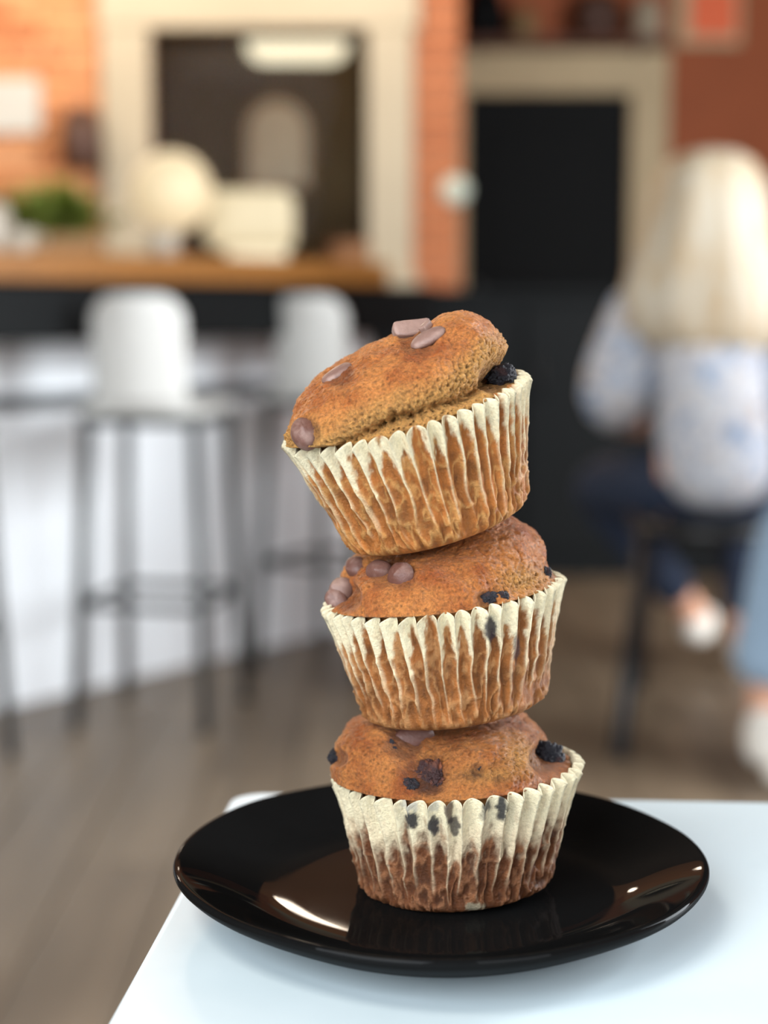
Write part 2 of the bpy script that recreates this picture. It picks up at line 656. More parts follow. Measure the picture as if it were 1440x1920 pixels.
cw = 0.178
casing('side_casing', (x0 - cw / 2 + 0.457, -0.025, -0.02), (cw, 0.05, 0.94), win, M['trim'])
casing('side_casing', (x1 + cw / 2 + 0.457 - 0.006, -0.025, -0.02), (cw - 0.012, 0.05, 0.94), win, M['trim'])
casing('head_casing', (0, -0.028, z1 - 1.467 + 0.1), (x1 - x0 + 2 * cw + 0.02, 0.06, 0.2), win, M['trim'])
casing('window_sill', (0, -0.05, z0 - 1.467 - 0.02), (x1 - x0 + 2 * cw + 0.02, 0.12, 0.045), win, M['trim'])
casing('sash', (x0 + 0.457 + 0.012, 0.06, 0), (0.024, 0.05, z1 - z0), win, M['blackpaint'], 0.003)
casing('sash', (x1 + 0.457 - 0.012, 0.06, 0), (0.024, 0.05, z1 - z0), win, M['blackpaint'], 0.003)
casing('sash', (0, 0.06, z1 - 1.467 - 0.012), (x1 - x0, 0.05, 0.024), win, M['blackpaint'], 0.003)
casing('pane', (0, 0.06, 0), (x1 - x0 - 0.04, 0.006, z1 - z0 - 0.03), win, M['glass'], 0.0005)

# oblong lamp in the room behind the window
p = at(557, 80, 8.0)
lampr = tag(empty('pendant_lamp', (p.x, 8.0, p.z + 0.45)), 'glowing oblong pendant lamp hanging in the dim room behind the window', 'lamp')
bm = bmesh.new()
add_box(bm, (0, 0, -0.45), (0.45, 0.16, 0.175), 0.08, 6)
from_bm('diffuser', bm, M['lamp'], lampr, True)
tube('stem', [(-0.15, 0, -0.37), (-0.15, 0, 0.47)], 0.006, M['blackmetal'], lampr)
tube('stem', [(0.15, 0, -0.37), (0.15, 0, 0.47)], 0.006, M['blackmetal'], lampr)
point('room_fill_light', (-0.4, 7.3, 2.75), 26, (1.0, 0.86, 0.62), 0.08)  # unseen fill light added above the window view to brighten the arched board

# pale arched board on the wall of that room
p = at(520, 270, 8.95)
brd = tag(empty('wall_mirror', (p.x, 8.97, p.z)), 'pale arched board on the dark wall seen through the window', 'board')


def arch(name, w, h, t, y, mat, parent):
    bm = bmesh.new()
    pts = [(-w / 2, -h / 2), (w / 2, -h / 2)]
    for k in range(17):
        a = k / 16 * math.pi
        pts.append((w / 2 * math.cos(a), h / 2 - w / 2 + w / 2 * math.sin(a)))
    vs = [bm.verts.new((q[0], y, q[1])) for q in pts]
    f = bm.faces.new(vs)
    r = bmesh.ops.extrude_face_region(bm, geom=[f])
    bmesh.ops.translate(bm, vec=(0, -t, 0), verts=[v for v in r['geom'] if isinstance(v, bmesh.types.BMVert)])
    return from_bm(name, bm, mat, parent)


arch('frame', 0.34, 0.46, 0.02, 0.0, M['olivejar'], brd)
arch('panel', 0.29, 0.41, 0.012, -0.018, M['mirror_pale'], brd)

# black door in the end wall, tan casing
door = struct(empty('door_1', (0.82, 9.03, 0)))
casing('door_panel', (0, 0.03, 0.985), (0.83, 0.05, 1.96), door, M['blackdoor'], 0.004)
for zz in (0.5, 1.42):
    casing('panel', (0, 0.0, zz), (0.6, 0.014, 0.78), door, M['blackdoor'], 0.006)
casing('side_casing', (-0.5, -0.03, 1.0), (0.18, 0.06, 2.0), door, M['tantrim'])
casing('side_casing', (0.51, -0.03, 1.0), (0.19, 0.06, 2.0), door, M['tantrim'])
casing('head_casing', (0, -0.034, 2.07), (1.21, 0.066, 0.21), door, M['tantrim'])
kn = lathe('door_handle', [(0, 0), (0.025, 0), (0.01, 0.02), (0.012, 0.03), (0.028, 0.045), (0.028, 0.06), (0, 0.07)], M['greyrail'], door, 20)
kn.rotation_euler = (math.pi / 2, 0, 0)
kn.location = (-0.35, 0.0, 1.0)

# pale round thermostat on the partition's side
p = at(872, 355, 7.0)
th = lathe('thermostat', [(0, 0), (0.052, 0), (0.052, 0.012), (0.044, 0.03), (0.0, 0.034)], M['thermostat'], None, 28)
th.rotation_euler = (math.pi / 2, 0, 0)
th.location = (0.262, 6.586, at(868, 357, 6.58).z)
tag(th, 'pale round thermostat on the red wall edge beside the black door', 'thermostat')

# shelf over the door and the things on it
sh = tag(empty('wall_shelf', (0.86, 8.9, 2.2)), 'dark wooden shelf over the black door', 'shelf')
casing('shelf_board', (0, 0.02, 0), (1.1, 0.2, 0.03), sh, M['shelfwood'], 0.004)
for sx in (-0.4, 0.4):
    casing('bracket', (sx, 0.06, -0.03), (0.03, 0.1, 0.03), sh, M['shelfwood'], 0.003)
zs = 2.215


def shelf_item(name, px, prof, mat, label, cat):
    x = (px - 720) / FPX * 8.9 / math.cos(PITCH) * 1.0
    o = lathe(name, prof, mat, None, 24)
    o.location = (x, 8.9, zs)
    return tag(o, label, cat)


shelf_item('black_jug', 905, [(0, 0), (0.08, 0), (0.11, 0.08), (0.09, 0.2), (0.05, 0.26), (0.06, 0.32), (0, 0.32)], M['blackpaint'], 'black jug at the left end of the shelf over the door', 'jug')
shelf_item('tan_jar', 975, [(0, 0), (0.05, 0), (0.062, 0.05), (0.055, 0.11), (0.04, 0.13), (0.042, 0.15), (0, 0.15)], M['olivejar'], 'small tan jar beside the black jug on the shelf', 'jar')
shelf_item('brown_pot', 1105, [(0, 0), (0.1, 0), (0.14, 0.06), (0.13, 0.16), (0.1, 0.2), (0.11, 0.22), (0, 0.22)], M['darkbrown'], 'wide dark brown pot in the middle of the shelf', 'pot')
shelf_item('cream_jar', 1200, [(0, 0), (0.06, 0), (0.075, 0.06), (0.07, 0.15), (0.05, 0.18), (0.055, 0.2), (0, 0.21)], M['trim'], 'cream jar at the right end of the shelf over the door', 'jar')

# orange red poster right of the door
a_, b2 = at(1268, 84, 9.0), at(1392, -30, 9.0)
ps = tag(empty('wall_poster', ((a_.x + b2.x) / 2, 9.025, (a_.z + b2.z) / 2)), 'framed orange red poster high on the wall right of the door', 'poster')
pw_, ph_ = b2.x - a_.x, b2.z - a_.z
casing('frame', (0, -0.012, 0), (pw_, 0.024, ph_), ps, M['tantrim'], 0.004)
casing('print', (0.02, -0.027, 0.01), (pw_ - 0.09, 0.008, ph_ - 0.06), ps, M['poster_red'], 0.001)

# white notice and dark wall lamp on the bricks
a_, b2 = at(-30, 250, 6.58), at(76, 148, 6.58)
nt_ = box('paper_notice', ((a_.x + b2.x) / 2, 6.568, (a_.z + b2.z) / 2), (b2.x - a_.x, 0.012, b2.z - a_.z), M['paper'], None, 0.002)
tag(nt_, 'white paper notice fixed to the brick wall', 'notice')
p = at(155, 262, 6.5)
wl = tag(empty('wall_sconce', (p.x, 6.565, p.z)), 'dark brown sconce on the brick wall left of the window', 'lamp')
bm = bmesh.new()
add_lathe(bm, [(0, 0.12), (0.05, 0.11), (0.075, 0.03), (0.08, -0.09), (0.06, -0.11), (0, -0.11)], 24, (0, -0.09, 0))
from_bm('lamp_shade', bm, M['darkbrown'], wl, True)
tube('arm', [(0, 0.0, 0.06), (0, -0.04, 0.09), (0, -0.09, 0.11)], 0.01, M['blackmetal'], wl)

# ------------------------------------------------------------------ bar counter
d2, n2 = Vector((0.607, 0.795, 0)), Vector((0.795, -0.607, 0))
ang = math.atan2(d2.y, d2.x)
P0 = Vector((-0.879, 3.946, 0))
bar = tag(empty('bar_counter', P0, ang), 'long bar counter with white panelled front under a black apron', 'counter')
# local: x along the counter, -y towards the room
S0, S1 = -1.3, 1.373
bm = bmesh.new()
add_box(bm, ((S0 + S1) / 2, 0.27, 0.485), (S1 - S0, 0.5, 0.97))
from_bm('carcass', bm, M['blackpaint'], bar)
npan = 5
for k in range(npan):
    a = S0 + (S1 - S0) * k / npan
    b_ = S0 + (S1 - S0) * (k + 1) / npan
    casing('front_panel', ((a + b_) / 2, 0.008, 0.345), (b_ - a - 0.004, 0.024, 0.69), bar, M['whitepanel'], 0.003)
    casing('upper_panel', ((a + b_) / 2, 0.006, 0.775), (b_ - a - 0.004, 0.026, 0.13), bar, M['whitepanel'], 0.003)
casing('rail', ((S0 + S1) / 2, -0.006, 0.7), (S1 - S0, 0.03, 0.036), bar, M['greyrail'], 0.003)
casing('apron', ((S0 + S1) / 2 + 0.0, -0.12, 0.905), (S1 - S0, 0.24, 0.13), bar, M['blackpaint'], 0.004)
wt = empty('worktop', P0, ang)
tag(wt, 'thick oiled wooden worktop along the bar counter', 'worktop')
for k in range(4):
    w_ = 0.74 / 4
    casing('board', ((S0 + 1.12) / 2, -0.27 + (k + 0.5) * w_, 1.0), (1.12 - S0, w_ - 0.002, 0.06), wt, M['wood'], 0.004)

cab = tag(empty('back_cabinet', (0.72, 5.9, 0)), 'low black cabinet running across in front of the door', 'cabinet')
bm = bmesh.new()
add_box(bm, (0, 0.25, 0.47), (1.56, 0.46, 0.94))
from_bm('body', bm, M['blackpaint'], cab)
casing('top', (0, 0.24, 0.955), (1.6, 0.52, 0.03), cab, M['blackpaint'], 0.004)
for k in range(3):
    dr = casing('door', (-0.52 + k * 0.52, 0.012, 0.5), (0.5, 0.022, 0.82), cab, M['blackpaint'], 0.004)
    tube('handle', [(-0.72 + k * 0.52, -0.02, 0.62), (-0.72 + k * 0.52, -0.02, 0.74)], 0.006, M['blackmetal'], dr)

# ------------------------------------------------------------------ things on the counter
ZT = 1.03
p = at(322, 360, 4.55)
gl = tag(empty('table_lamp', (p.x, 4.55, ZT)), 'round frosted globe lamp on a short brown stem on the worktop', 'lamp')
lathe('base', [(0, 0), (0.055, 0), (0.055, 0.012), (0.02, 0.022), (0.02, 0.08), (0.03, 0.09), (0, 0.09)], M['bread'], gl)
R_ = 0.103
lathe('globe', [(0, p.z - ZT - R_)] + [(R_ * math.sin(k / 20 * math.pi), p.z - ZT - R_ * math.cos(k / 20 * math.pi)) for k in range(1, 20)] + [(0, p.z - ZT + R_)], M['globe'], gl, 40)
p = at(462, 425, 4.8)
cn = tag(empty('table_lamp', (p.x, 4.8, ZT)), 'square cream lamp with rounded corners glowing on the worktop beside the globe lamp', 'lamp')
bm = bmesh.new()
add_box(bm, (0.012, 0, 0.115), (0.235, 0.2, 0.155), 0.035, 5)
from_bm('lamp_shade', bm, M['shadeglow'], cn, True)
bm = bmesh.new()
add_box(bm, (0.03, 0, 0.02), (0.16, 0.15, 0.04), 0.012, 3)
from_bm('base', bm, M['cream'], cn, True)
p = at(300, 455, 4.3)
cp = tag(empty('small_tumbler', (-0.53, 4.28, ZT)), 'small greyish tumbler just in front of the globe lamp', 'cup')
lathe('wall', [(0, 0.004), (0.026, 0.004), (0.026, 0), (0.03, 0), (0.038, 0.065), (0.035, 0.065), (0.027, 0.008), (0, 0.008)], M['cup'], cp)
cp = tag(empty('espresso_cup', (-0.815, 3.98, ZT)), 'small pale cup at the left of the worktop before the plant', 'cup')
lathe('bowl', [(0, 0), (0.02, 0), (0.022, 0.006), (0.034, 0.03), (0.036, 0.055), (0.033, 0.055), (0.03, 0.03), (0, 0.01)], M['cup'], cp)
tube('handle', [(0.034, 0, 0.045), (0.052, 0, 0.042), (0.054, 0, 0.026), (0.032, 0, 0.02)], 0.004, M['cup'], cp, 8)
jr = tag(empty('pale_jar', (-0.93, 4.15, ZT)), 'pale stoneware jar at the left end of the worktop', 'jar')
lathe('body', [(0, 0), (0.05, 0), (0.062, 0.03), (0.06, 0.1), (0.045, 0.125), (0, 0.125)], M['cup'], jr)
lathe('lid', [(0.0, 0.125), (0.048, 0.125), (0.046, 0.135), (0.012, 0.14), (0.012, 0.155), (0, 0.157)], M['bread'], jr)
bx = tag(empty('card_box', (-0.10, 5.1, 0.97), 0.4), 'small brown box on the black counter end past the wooden worktop', 'box')
bm = bmesh.new()
add_box(bm, (0, 0, 0.06), (0.1, 0.08, 0.12), 0.004, 2)
from_bm('box_base', bm, M['bread'], bx)
bm = bmesh.new()
add_box(bm, (0, 0, 0.122), (0.104, 0.084, 0.012), 0.003, 2)
from_bm('lid', bm, M['bread'], bx)

pt = tag(empty('potted_plant', (-0.815, 4.39, ZT)), 'low leafy green plant in a terracotta trough on the worktop', 'plant')
bm = bmesh.new()
add_box(bm, (0, 0, 0.03), (0.24, 0.1, 0.06), 0.01, 3)
from_bm('planter', bm, M['pot'], pt)
lf = bmesh.new()
prof = [(0, 0), (0.35, 0.5), (0.7, 0.42), (1.0, 0.0)]


def leaf_mesh(length, width):
    bm = bmesh.new()
    rows = []
    for k in range(6):
        t = k / 5
        w = width * math.sin(math.pi * min(1, t * 0.92 + 0.06)) ** 0.8
        y = length * t
        z = -0.35 * length * t * t
        rows.append((bm.verts.new((-w, y, z + w * 0.3)), bm.verts.new((0, y, z)), bm.verts.new((w, y, z + w * 0.3))))
    for a, b_ in zip(rows, rows[1:]):
        bm.faces.new((a[0], a[1], b_[1], b_[0]))
        bm.faces.new((a[1], a[2], b_[2], b_[1]))
    r = bmesh.ops.solidify(bm, geom=bm.faces[:], thickness=0.0012)
    me = bpy.data.meshes.new('leaf')
    bmesh.ops.recalc_face_normals(bm, faces=bm.faces[:])
    bm.to_mesh(me)
    bm.free()
    me.materials.append(M['leaf'])
    return me


lm = leaf_mesh(0.13, 0.02)
for k in range(150):
    o = link('leaf', lm, None, pt)
    o.location = (random.uniform(-0.085, 0.085), random.uniform(-0.035, 0.035), random.uniform(0.05, 0.085))
    o.rotation_euler = (random.uniform(0.3, 1.4), 0, random.uniform(0, 2 * math.pi))
    o.scale = (1, random.uniform(0.7, 1.15), 1)

# ------------------------------------------------------------------ bar stools


def make_stool():
    t = empty('bar_stool', (0, 0, 0))
    bm = bmesh.new()
    add_box(bm, (0, 0, 0.695), (0.27, 0.28, 0.03), 0.014, 4)
    from_bm('seat', bm, M['stoolwhite'], t, True)
    # curved low back panel on the -y side
    bm = bmesh.new()
    nx, nz = 14, 10
    grid = []
    for s in (0, 1):
        g = []
        for i in range(nx + 1):
            col = []
            for j in range(nz + 1):
                u = i / nx * 2 - 1
                v = j / nz
                w = 0.104 - 0.022 * max(0, (v - 0.82) / 0.18) ** 2
                col.append(bm.verts.new((u * w, -0.155 + 0.03 * u * u - 0.02 * v + s * 0.018, 0.70 + v * 0.242 - 0.012 * abs(u) ** 6 * (v > 0.5))))
            g.append(col)
        grid.append(g)
    for s in (0, 1):
        for i in range(nx):
            for j in range(nz):
                q = (grid[s][i][j], grid[s][i + 1][j], grid[s][i + 1][j + 1], grid[s][i][j + 1])
                bm.faces.new(q if s == 0 else q[::-1])
    for i in range(nx):
        for j in (0, nz):
            bm.faces.new((grid[0][i][j], grid[0][i + 1][j], grid[1][i + 1][j], grid[1][i][j]))
    for j in range(nz):
        for i in (0, nx):
            bm.faces.new((grid[0][i][j], grid[0][i][j + 1], grid[1][i][j + 1], grid[1][i][j]))
    from_bm('backrest', bm, M['stoolwhite'], t, True)
    bm = bmesh.new()
    for sx, sy, ex, ey in ((-.13, -.135, .13, -.135), (.13, -.135, .13, .135), (.13, .135, -.13, .135), (-.13, .135, -.13, -.135)):
        add_tube(bm, [(sx, sy, 0.672), (ex, ey, 0.672)], 0.011, 8)
    from_bm('seat_frame', bm, M['stoolmetal'], t, True)
    for sx in (-1, 1):
        for sy in (-1, 1):
            tube('leg', [(sx * .12, sy * .125, 0.675), (sx * .148, sy * .16, 0.0)], [0.0135, 0.0135], M['stoolmetal'], t)
    bm = bmesh.new()
    for sx, sy, ex, ey in ((-.138, -.147, .138, -.147), (.138, -.147, .138, .147), (.138, .147, -.138, .147), (-.138, .147, -.138, -.147)):
        add_tube(bm, [(sx, sy, 0.27), (ex, ey, 0.27)], 0.009, 8)
    from_bm('footrest', bm, M['stoolmetal'], t, True)
    return t


def copy_tree(o, parent=None):
    c = o.copy()
    C.objects.link(c)
    if parent is not None:
        c.parent = parent
    for ch in list(o.children):
        copy_tree(ch, c)
    return c


st = make_stool()
stools = ((-0.498, 3.90, -0.2, 'white low-backed bar stool with grey legs, first whole one along the counter'),
          (-0.12, 4.48, -0.5, 'white low-backed bar stool partly hidden behind the top muffin'),
          (-0.955, 3.42, -0.3, 'white low-backed bar stool at the frame edge, only its legs showing'))
first = st
for k, (x, y, rz, lab) in enumerate(stools):
    o = first if k == 0 else copy_tree(first)
    o.location = (x, y, 0)
    o.rotation_euler = (0, 0, rz)
    tag(o, lab, 'stool', 'bar stools along the counter')

# ------------------------------------------------------------------ people
def head_mesh(name, mat, parent, c, yaw):
    """star-shaped head with brow, nose, chin; local +y is the face"""
    bm = bmesh.new()
    bmesh.ops.create_icosphere(bm, subdivisions=5, radius=1)
    ca, sa = math.cos(yaw), math.sin(yaw)
    for v in bm.verts:
        d = v.co.normalized()
        x, y, z = d.x * 0.074, d.y * 0.094, d.z * 0.112
        if z < 0:
            x *= 1 - 0.28 * (-z / 0.112) ** 1.3
            y = y * (1 - 0.15 * (-z / 0.112)) + 0.012 * (-z / 0.112)
        g = lambda cx, cz, w: math.exp(-((x - cx) ** 2 + (z - cz) ** 2) / (2 * w * w))
        if d.y > 0.2:
            y += 0.022 * g(0, -0.012, 0.011) + 0.012 * g(0, 0.008, 0.009) + 0.006 * g(0, 0.03, 0.03)
            y -= 0.007 * (g(0.03, 0.008, 0.012) + g(-0.03, 0.008, 0.012))
            y += 0.006 * g(0, -0.052, 0.014) + 0.007 * g(0, -0.09, 0.018)
            y -= 0.003 * g(0, -0.052, 0.004)
        if abs(d.x) > 0.9:
            x += math.copysign(0.014 * math.exp(-((y + 0.005) ** 2 / 0.0003 + (z - 0.0) ** 2 / 0.0009)), d.x)
        v.co = Vector((ca * x - sa * y, sa * x + ca * y, z)) + Vector(c)
    return from_bm(name, bm, mat, parent, True)


def person_parts(root, pose, mats, wide=1.0):
    """pose: joint name -> position (world, root at origin)"""
    J = pose
    # body: one continuous surface
    nodes, idx, edges = [], {}, []

    def add(nm, r):
        idx[nm] = len(nodes)
        nodes.append((*J[nm], r))

    for nm, r in (('pelvis', (0.10, 0.085)), ('waist', (0.105, 0.085)), ('chest', (0.135, 0.1)), ('collar', 0.085), ('neck', 0.05), ('headb', 0.055)):
        add(nm, r)
    for a, b_ in (('pelvis', 'waist'), ('waist', 'chest'), ('chest', 'collar'), ('collar', 'neck'), ('neck', 'headb')):
        edges.append((idx[a], idx[b_]))
    for sd in 'lr':
        for nm, r in (('hip', 0.07), ('knee', 0.055), ('calf', 0.052), ('ankle', 0.036), ('ball', 0.036), ('shoulder', 0.055), ('elbow', 0.04), ('wrist', 0.026), ('palm', (0.035, 0.018))):
            add(nm + sd, r)
        for a, b_ in (('pelvis', 'hip' + sd), ('hip' + sd, 'knee' + sd), ('knee' + sd, 'calf' + sd), ('calf' + sd, 'ankle' + sd), ('ankle' + sd, 'ball' + sd),
                      ('collar', 'shoulder' + sd), ('shoulder' + sd, 'elbow' + sd), ('elbow' + sd, 'wrist' + sd), ('wrist' + sd, 'palm' + sd)):
            edges.append((idx[a], idx[b_]))
    body = skin_mesh('body', nodes, edges, M['skin'], root)
    # hands: separate chains for fingers, joined into the body surface by overlap
    for sd in 'lr':
        w, pm_ = Vector(J['wrist' + sd]), Vector(J['palm' + sd])
        f = (pm_ - w).normalized()
        side = f.cross(Vector((0, 0, 1))).normalized()
        bm = bmesh.new()
        for k in range(4):
            o_ = pm_ + side * (k - 1.5) * 0.018
            ln = (0.066, 0.076, 0.07, 0.055)[k]
            add_tube(bm, [o_ - f * 0.01, o_ + f * ln * 0.45, o_ + f * ln * 0.8 - Vector((0, 0, 0.012)), o_ + f * ln * 0.95 - Vector((0, 0, 0.03))], [0.0095, 0.009, 0.008, 0.006], 8)
        sg = -1 if sd == 'l' else 1
        t0 = w + f * 0.03 - side * 0.02 * sg
        add_tube(bm, [t0, t0 + f * 0.025 - side * 0.022 * sg, t0 + f * 0.05 - side * 0.028 * sg], [0.012, 0.010, 0.007], 8)
        from_bm('hand', bm, M['skin'], root, True)
    # blouse or sweater
    b = 0.022 * wide
    nodes = [(*J['hem'], (0.215 * wide, 0.15)), (*J['waist'], (0.185 * wide, 0.135)), (*J['chest'], (0.16, 0.125)), (*J['collar'], 0.10)]
    edges = [(0, 1), (1, 2), (2, 3)]
    for sd in 'lr':
        k = len(nodes)
        e, s, wv = Vector(J['elbow' + sd]), Vector(J['shoulder' + sd]), Vector(J['wrist' + sd])
        nodes += [(*s, 0.075), (*((s + e) / 2), 0.066 + b), (*e, 0.07 + b), (*(e.lerp(wv, 0.75)), 0.05)]
        edges += [(3, k), (k, k + 1), (k + 1, k + 2), (k + 2, k + 3)]
    skin_mesh('top_garment', nodes, edges, mats['top'], root)
    # trousers
    pv = Vector(J['pelvis'])
    nodes = [(*pv.lerp(Vector(J['waist']), 0.55), 0.12), (*pv, 0.14)]
    edges = [(0, 1)]
    for sd in 'lr':
        k = len(nodes)
        a, kn_, cf, an = [Vector(J[q + sd]) for q in ('hip', 'knee', 'calf', 'ankle')]
        nodes += [(*a, 0.095), (*kn_, mats['kr']), (*cf, mats['cr']), (*(cf.lerp(an, 0.82)), mats['ar'])]
        edges += [(1, k), (k, k + 1), (k + 1, k + 2), (k + 2, k + 3)]
    skin_mesh('trousers', nodes, edges, mats['trousers'], root)
    for sd in 'lr':
        an, bl = Vector(J['ankle' + sd]), Vector(J['ball' + sd])
        f = (bl - an)
        f.z = 0
        f.normalize()
        g = Vector((an.x, an.y, bl.z))
        nodes = [(*(g - f * 0.045), (0.036, 0.042)), (*(g + f * 0.02), (0.042, 0.05)), (*(g + f * 0.1), (0.045, 0.04)), (*(g + f * 0.17), (0.036, 0.028)), (an.x, an.y, an.z + 0.02, 0.043)]
        skin_mesh('sneaker', nodes, [(0, 1), (1, 2), (2, 3), (1, 4)], M['sneaker'], root)
    return body


def hair_loft(name, rings, mat, parent, n=48, seed=1):
    """rings: (z, cx, cy, rx, ry) from the crown down"""
    bm = bmesh.new()
    rs = []
    for z, cx, cy, rx, ry in rings:
        rr = []
        for k in range(n):
            a = k / n * 2 * math.pi
            w = 1 + 0.035 * math.sin(a * 9 + seed) + 0.02 * math.sin(a * 17 + seed * 2 + z * 9)
            rr.append(bm.verts.new((cx + rx * w * math.cos(a), cy + ry * w * math.sin(a), z)))
        rs.append(rr)
    for a, b_ in zip(rs, rs[1:]):
        for k in range(n):
            bm.faces.new((a[k], a[(k + 1) % n], b_[(k + 1) % n], b_[k]))
    bm.faces.new(rs[0])
    bm.faces.new(rs[-1][::-1])
    o = from_bm(name, bm, mat, parent, True)
    return o


B0 = Vector((0.74, 3.93, -0.015))
pose = dict(pelvis=(0, 0.02, 0.54), waist=(-0.01, -0.01, 0.68), chest=(-0.02, 0.0, 0.83), collar=(-0.02, 0.03, 0.95), neck=(-0.02, 0.05, 1.03), headb=(-0.02, 0.06, 1.11), hem=(0.02, -0.01, 0.46),
            hipl=(-0.09, 0.04, 0.52), kneel=(-0.235, 0.34, 0.51), calfl=(-0.12, 0.37, 0.36), anklel=(0.04, 0.40, 0.16), balll=(0.07, 0.49, 0.13),
            hipr=(0.09, 0.04, 0.52), kneer=(0.15, 0.44, 0.50), calfr=(0.16, 0.45, 0.33), ankler=(0.17, 0.46, 0.10), ballr=(0.19, 0.56, 0.045),
            shoulderl=(-0.175, 0.03, 0.915), elbowl=(-0.215, 0.09, 0.725), wristl=(-0.17, 0.33, 0.66), palml=(-0.14, 0.40, 0.65),
            shoulderr=(0.145, 0.03, 0.915), elbowr=(0.215, 0.10, 0.725), wristr=(0.13, 0.33, 0.66), palmr=(0.10, 0.40, 0.65))
lady = tag(empty('person', B0), 'person with long pale blonde hair and floral blouse seated facing away', 'person')
person_parts(lady, pose, dict(top=M['blouse'], trousers=M['jeans'], kr=0.075, cr=0.065, ar=0.055), 1.0)
head_mesh('head', M['skin'], lady, (-0.02, 0.05, 1.155), -0.25)
hair_loft('hair', [(1.275, -0.015, 0.03, 0.02, 0.02), (1.268, -0.015, 0.03, 0.06, 0.06), (1.25, -0.015, 0.03, 0.092, 0.09), (1.21, -0.018, 0.03, 0.12, 0.115), (1.15, -0.02, 0.02, 0.136, 0.115),
                   (1.08, -0.025, 0.005, 0.15, 0.105), (1.0, -0.03, -0.02, 0.175, 0.10), (0.94, -0.035, -0.04, 0.185, 0.10), (0.88, -0.03, -0.055, 0.17, 0.09), (0.845, -0.02, -0.06, 0.135, 0.08), (0.825, -0.01, -0.06, 0.09, 0.06)],
          M['hair'], lady)

stl = tag(empty('low_stool', (0.735, 3.93, 0)), 'black four-legged stool under the seated blonde person', 'stool')
lathe('seat', [(0, 0.41), (0.17, 0.41), (0.18, 0.42), (0.18, 0.435), (0.17, 0.445), (0, 0.445)], M['blackmetal'], stl, 32)
for a, b_, r in (((-0.155, -0.07, 0.42), (-0.255, -0.42, 0), 0.02), ((0.14, -0.1, 0.42), (0.2, -0.3, 0), 0.016), ((-0.12, 0.12, 0.42), (-0.12, 0.24, 0), 0.016), ((0.13, 0.12, 0.42), (0.2, 0.24, 0), 0.016)):
    tube('leg', [a, b_], r, M['blackmetal'], stl)

B1 = Vector((1.20, 3.22, 0))
pose = dict(pelvis=(0, 0.0, 0.55), waist=(0.03, -0.02, 0.70), chest=(0.02, 0.0, 0.90), collar=(-0.01, 0.02, 1.03), neck=(-0.03, 0.03, 1.1), headb=(-0.045, 0.04, 1.17), hem=(0.0, 0.0, 0.58),
            hipl=(0.0, -0.09, 0.53), kneel=(-0.36, -0.02, 0.53), calfl=(-0.33, 0.0, 0.34), anklel=(-0.32, 0.0, 0.10), balll=(-0.42, 0.02, 0.045),
            hipr=(-0.02, 0.09, 0.53), kneer=(-0.375, 0.29, 0.50), calfr=(-0.39, 0.30, 0.32), ankler=(-0.425, 0.30, 0.10), ballr=(-0.445, 0.20, 0.045),
            shoulderl=(0.0, -0.17, 0.99), elbowl=(-0.04, -0.22, 0.75), wristl=(-0.2, -0.06, 0.66), palml=(-0.26, -0.02, 0.65),
            shoulderr=(-0.03, 0.17, 0.99), elbowr=(-0.06, 0.2, 0.75), wristr=(-0.2, 0.14, 0.66), palmr=(-0.26, 0.10, 0.65))
man = tag(empty('person', B1), 'person at the right edge of whom a light blue trouser leg and white sneaker show', 'person')
person_parts(man, pose, dict(top=M['teal'], trousers=M['bluejeans'], kr=0.078, cr=0.085, ar=0.088), 1.0)
head_mesh('head', M['skin'], man, (-0.05, 0.04, 1.22), 1.4)
hair_loft('hair', [(1.345, -0.035, 0.04, 0.02, 0.02), (1.335, -0.03, 0.04, 0.06, 0.055), (1.31, -0.025, 0.04, 0.085, 0.078), (1.27, -0.015, 0.04, 0.088, 0.085), (1.22, 0.01, 0.04, 0.07, 0.083), (1.17, 0.03, 0.04, 0.045, 0.065)], M['brownhair'], man, 40, 3)
stl2 = tag(empty('low_stool', (1.22, 3.22, 0)), 'black four-legged stool beyond the right frame edge under the second person', 'stool')
lathe('seat', [(0, 0.41), (0.17, 0.41), (0.18, 0.42), (0.18, 0.435), (0.17, 0.445), (0, 0.445)], M['blackmetal'], stl2, 32)
for sx in (-1, 1):
    for sy in (-1, 1):
        tube('leg', [(sx * .1, sy * .1, 0.42), (sx * .16, sy * .16, 0)], 0.014, M['blackmetal'], stl2)

# ------------------------------------------------------------------ table
TZ = 0.75
ta = math.atan2(0.60581 - 0.40363, -0.05331 + 0.06696)      # direction of the table's left edge
ey = Vector((math.cos(ta), math.sin(ta), 0))
ex = Vector((ey.y, -ey.x, 0))
corner = Vector((-0.0532, 0.6065, TZ))
tab = tag(empty('cafe_table', corner, math.atan2(ex.y, ex.x)), 'white square cafe table with a black pedestal under the plate of muffins', 'table')
TW, TD = 0.62, 0.62
bm = bmesh.new()
pts = []
for cx, cy, a0 in ((0.010, -0.010, 90), (0.010, -TD + 0.010, 180), (TW - 0.01, -TD + 0.01, 270), (TW - 0.01, -0.01, 0)):
    for k in range(7):
        a = math.radians(a0 + 90 * k / 6)
        pts.append((cx + 0.010 * math.cos(a), cy + 0.010 * math.sin(a)))
rings = []
for ins, z in ((0.002, -0.025), (0, -0.023), (0, -0.0025), (0.0007, -0.0008), (0.0024, 0)):
    rr = []
    for q in pts:
        cxx, cyy = TW / 2, -TD / 2
        f_ = 1 - ins / (TW / 2)
        rr.append(bm.verts.new((cxx + (q[0] - cxx) * f_, cyy + (q[1] - cyy) * f_, z)))
    rings.append(rr)
for a, b_ in zip(rings, rings[1:]):
    for k in range(len(pts)):
        bm.faces.new((a[k], a[(k + 1) % len(pts)], b_[(k + 1) % len(pts)], b_[k]))
bm.faces.new(rings[0][::-1])
bm.faces.new(rings[-1])
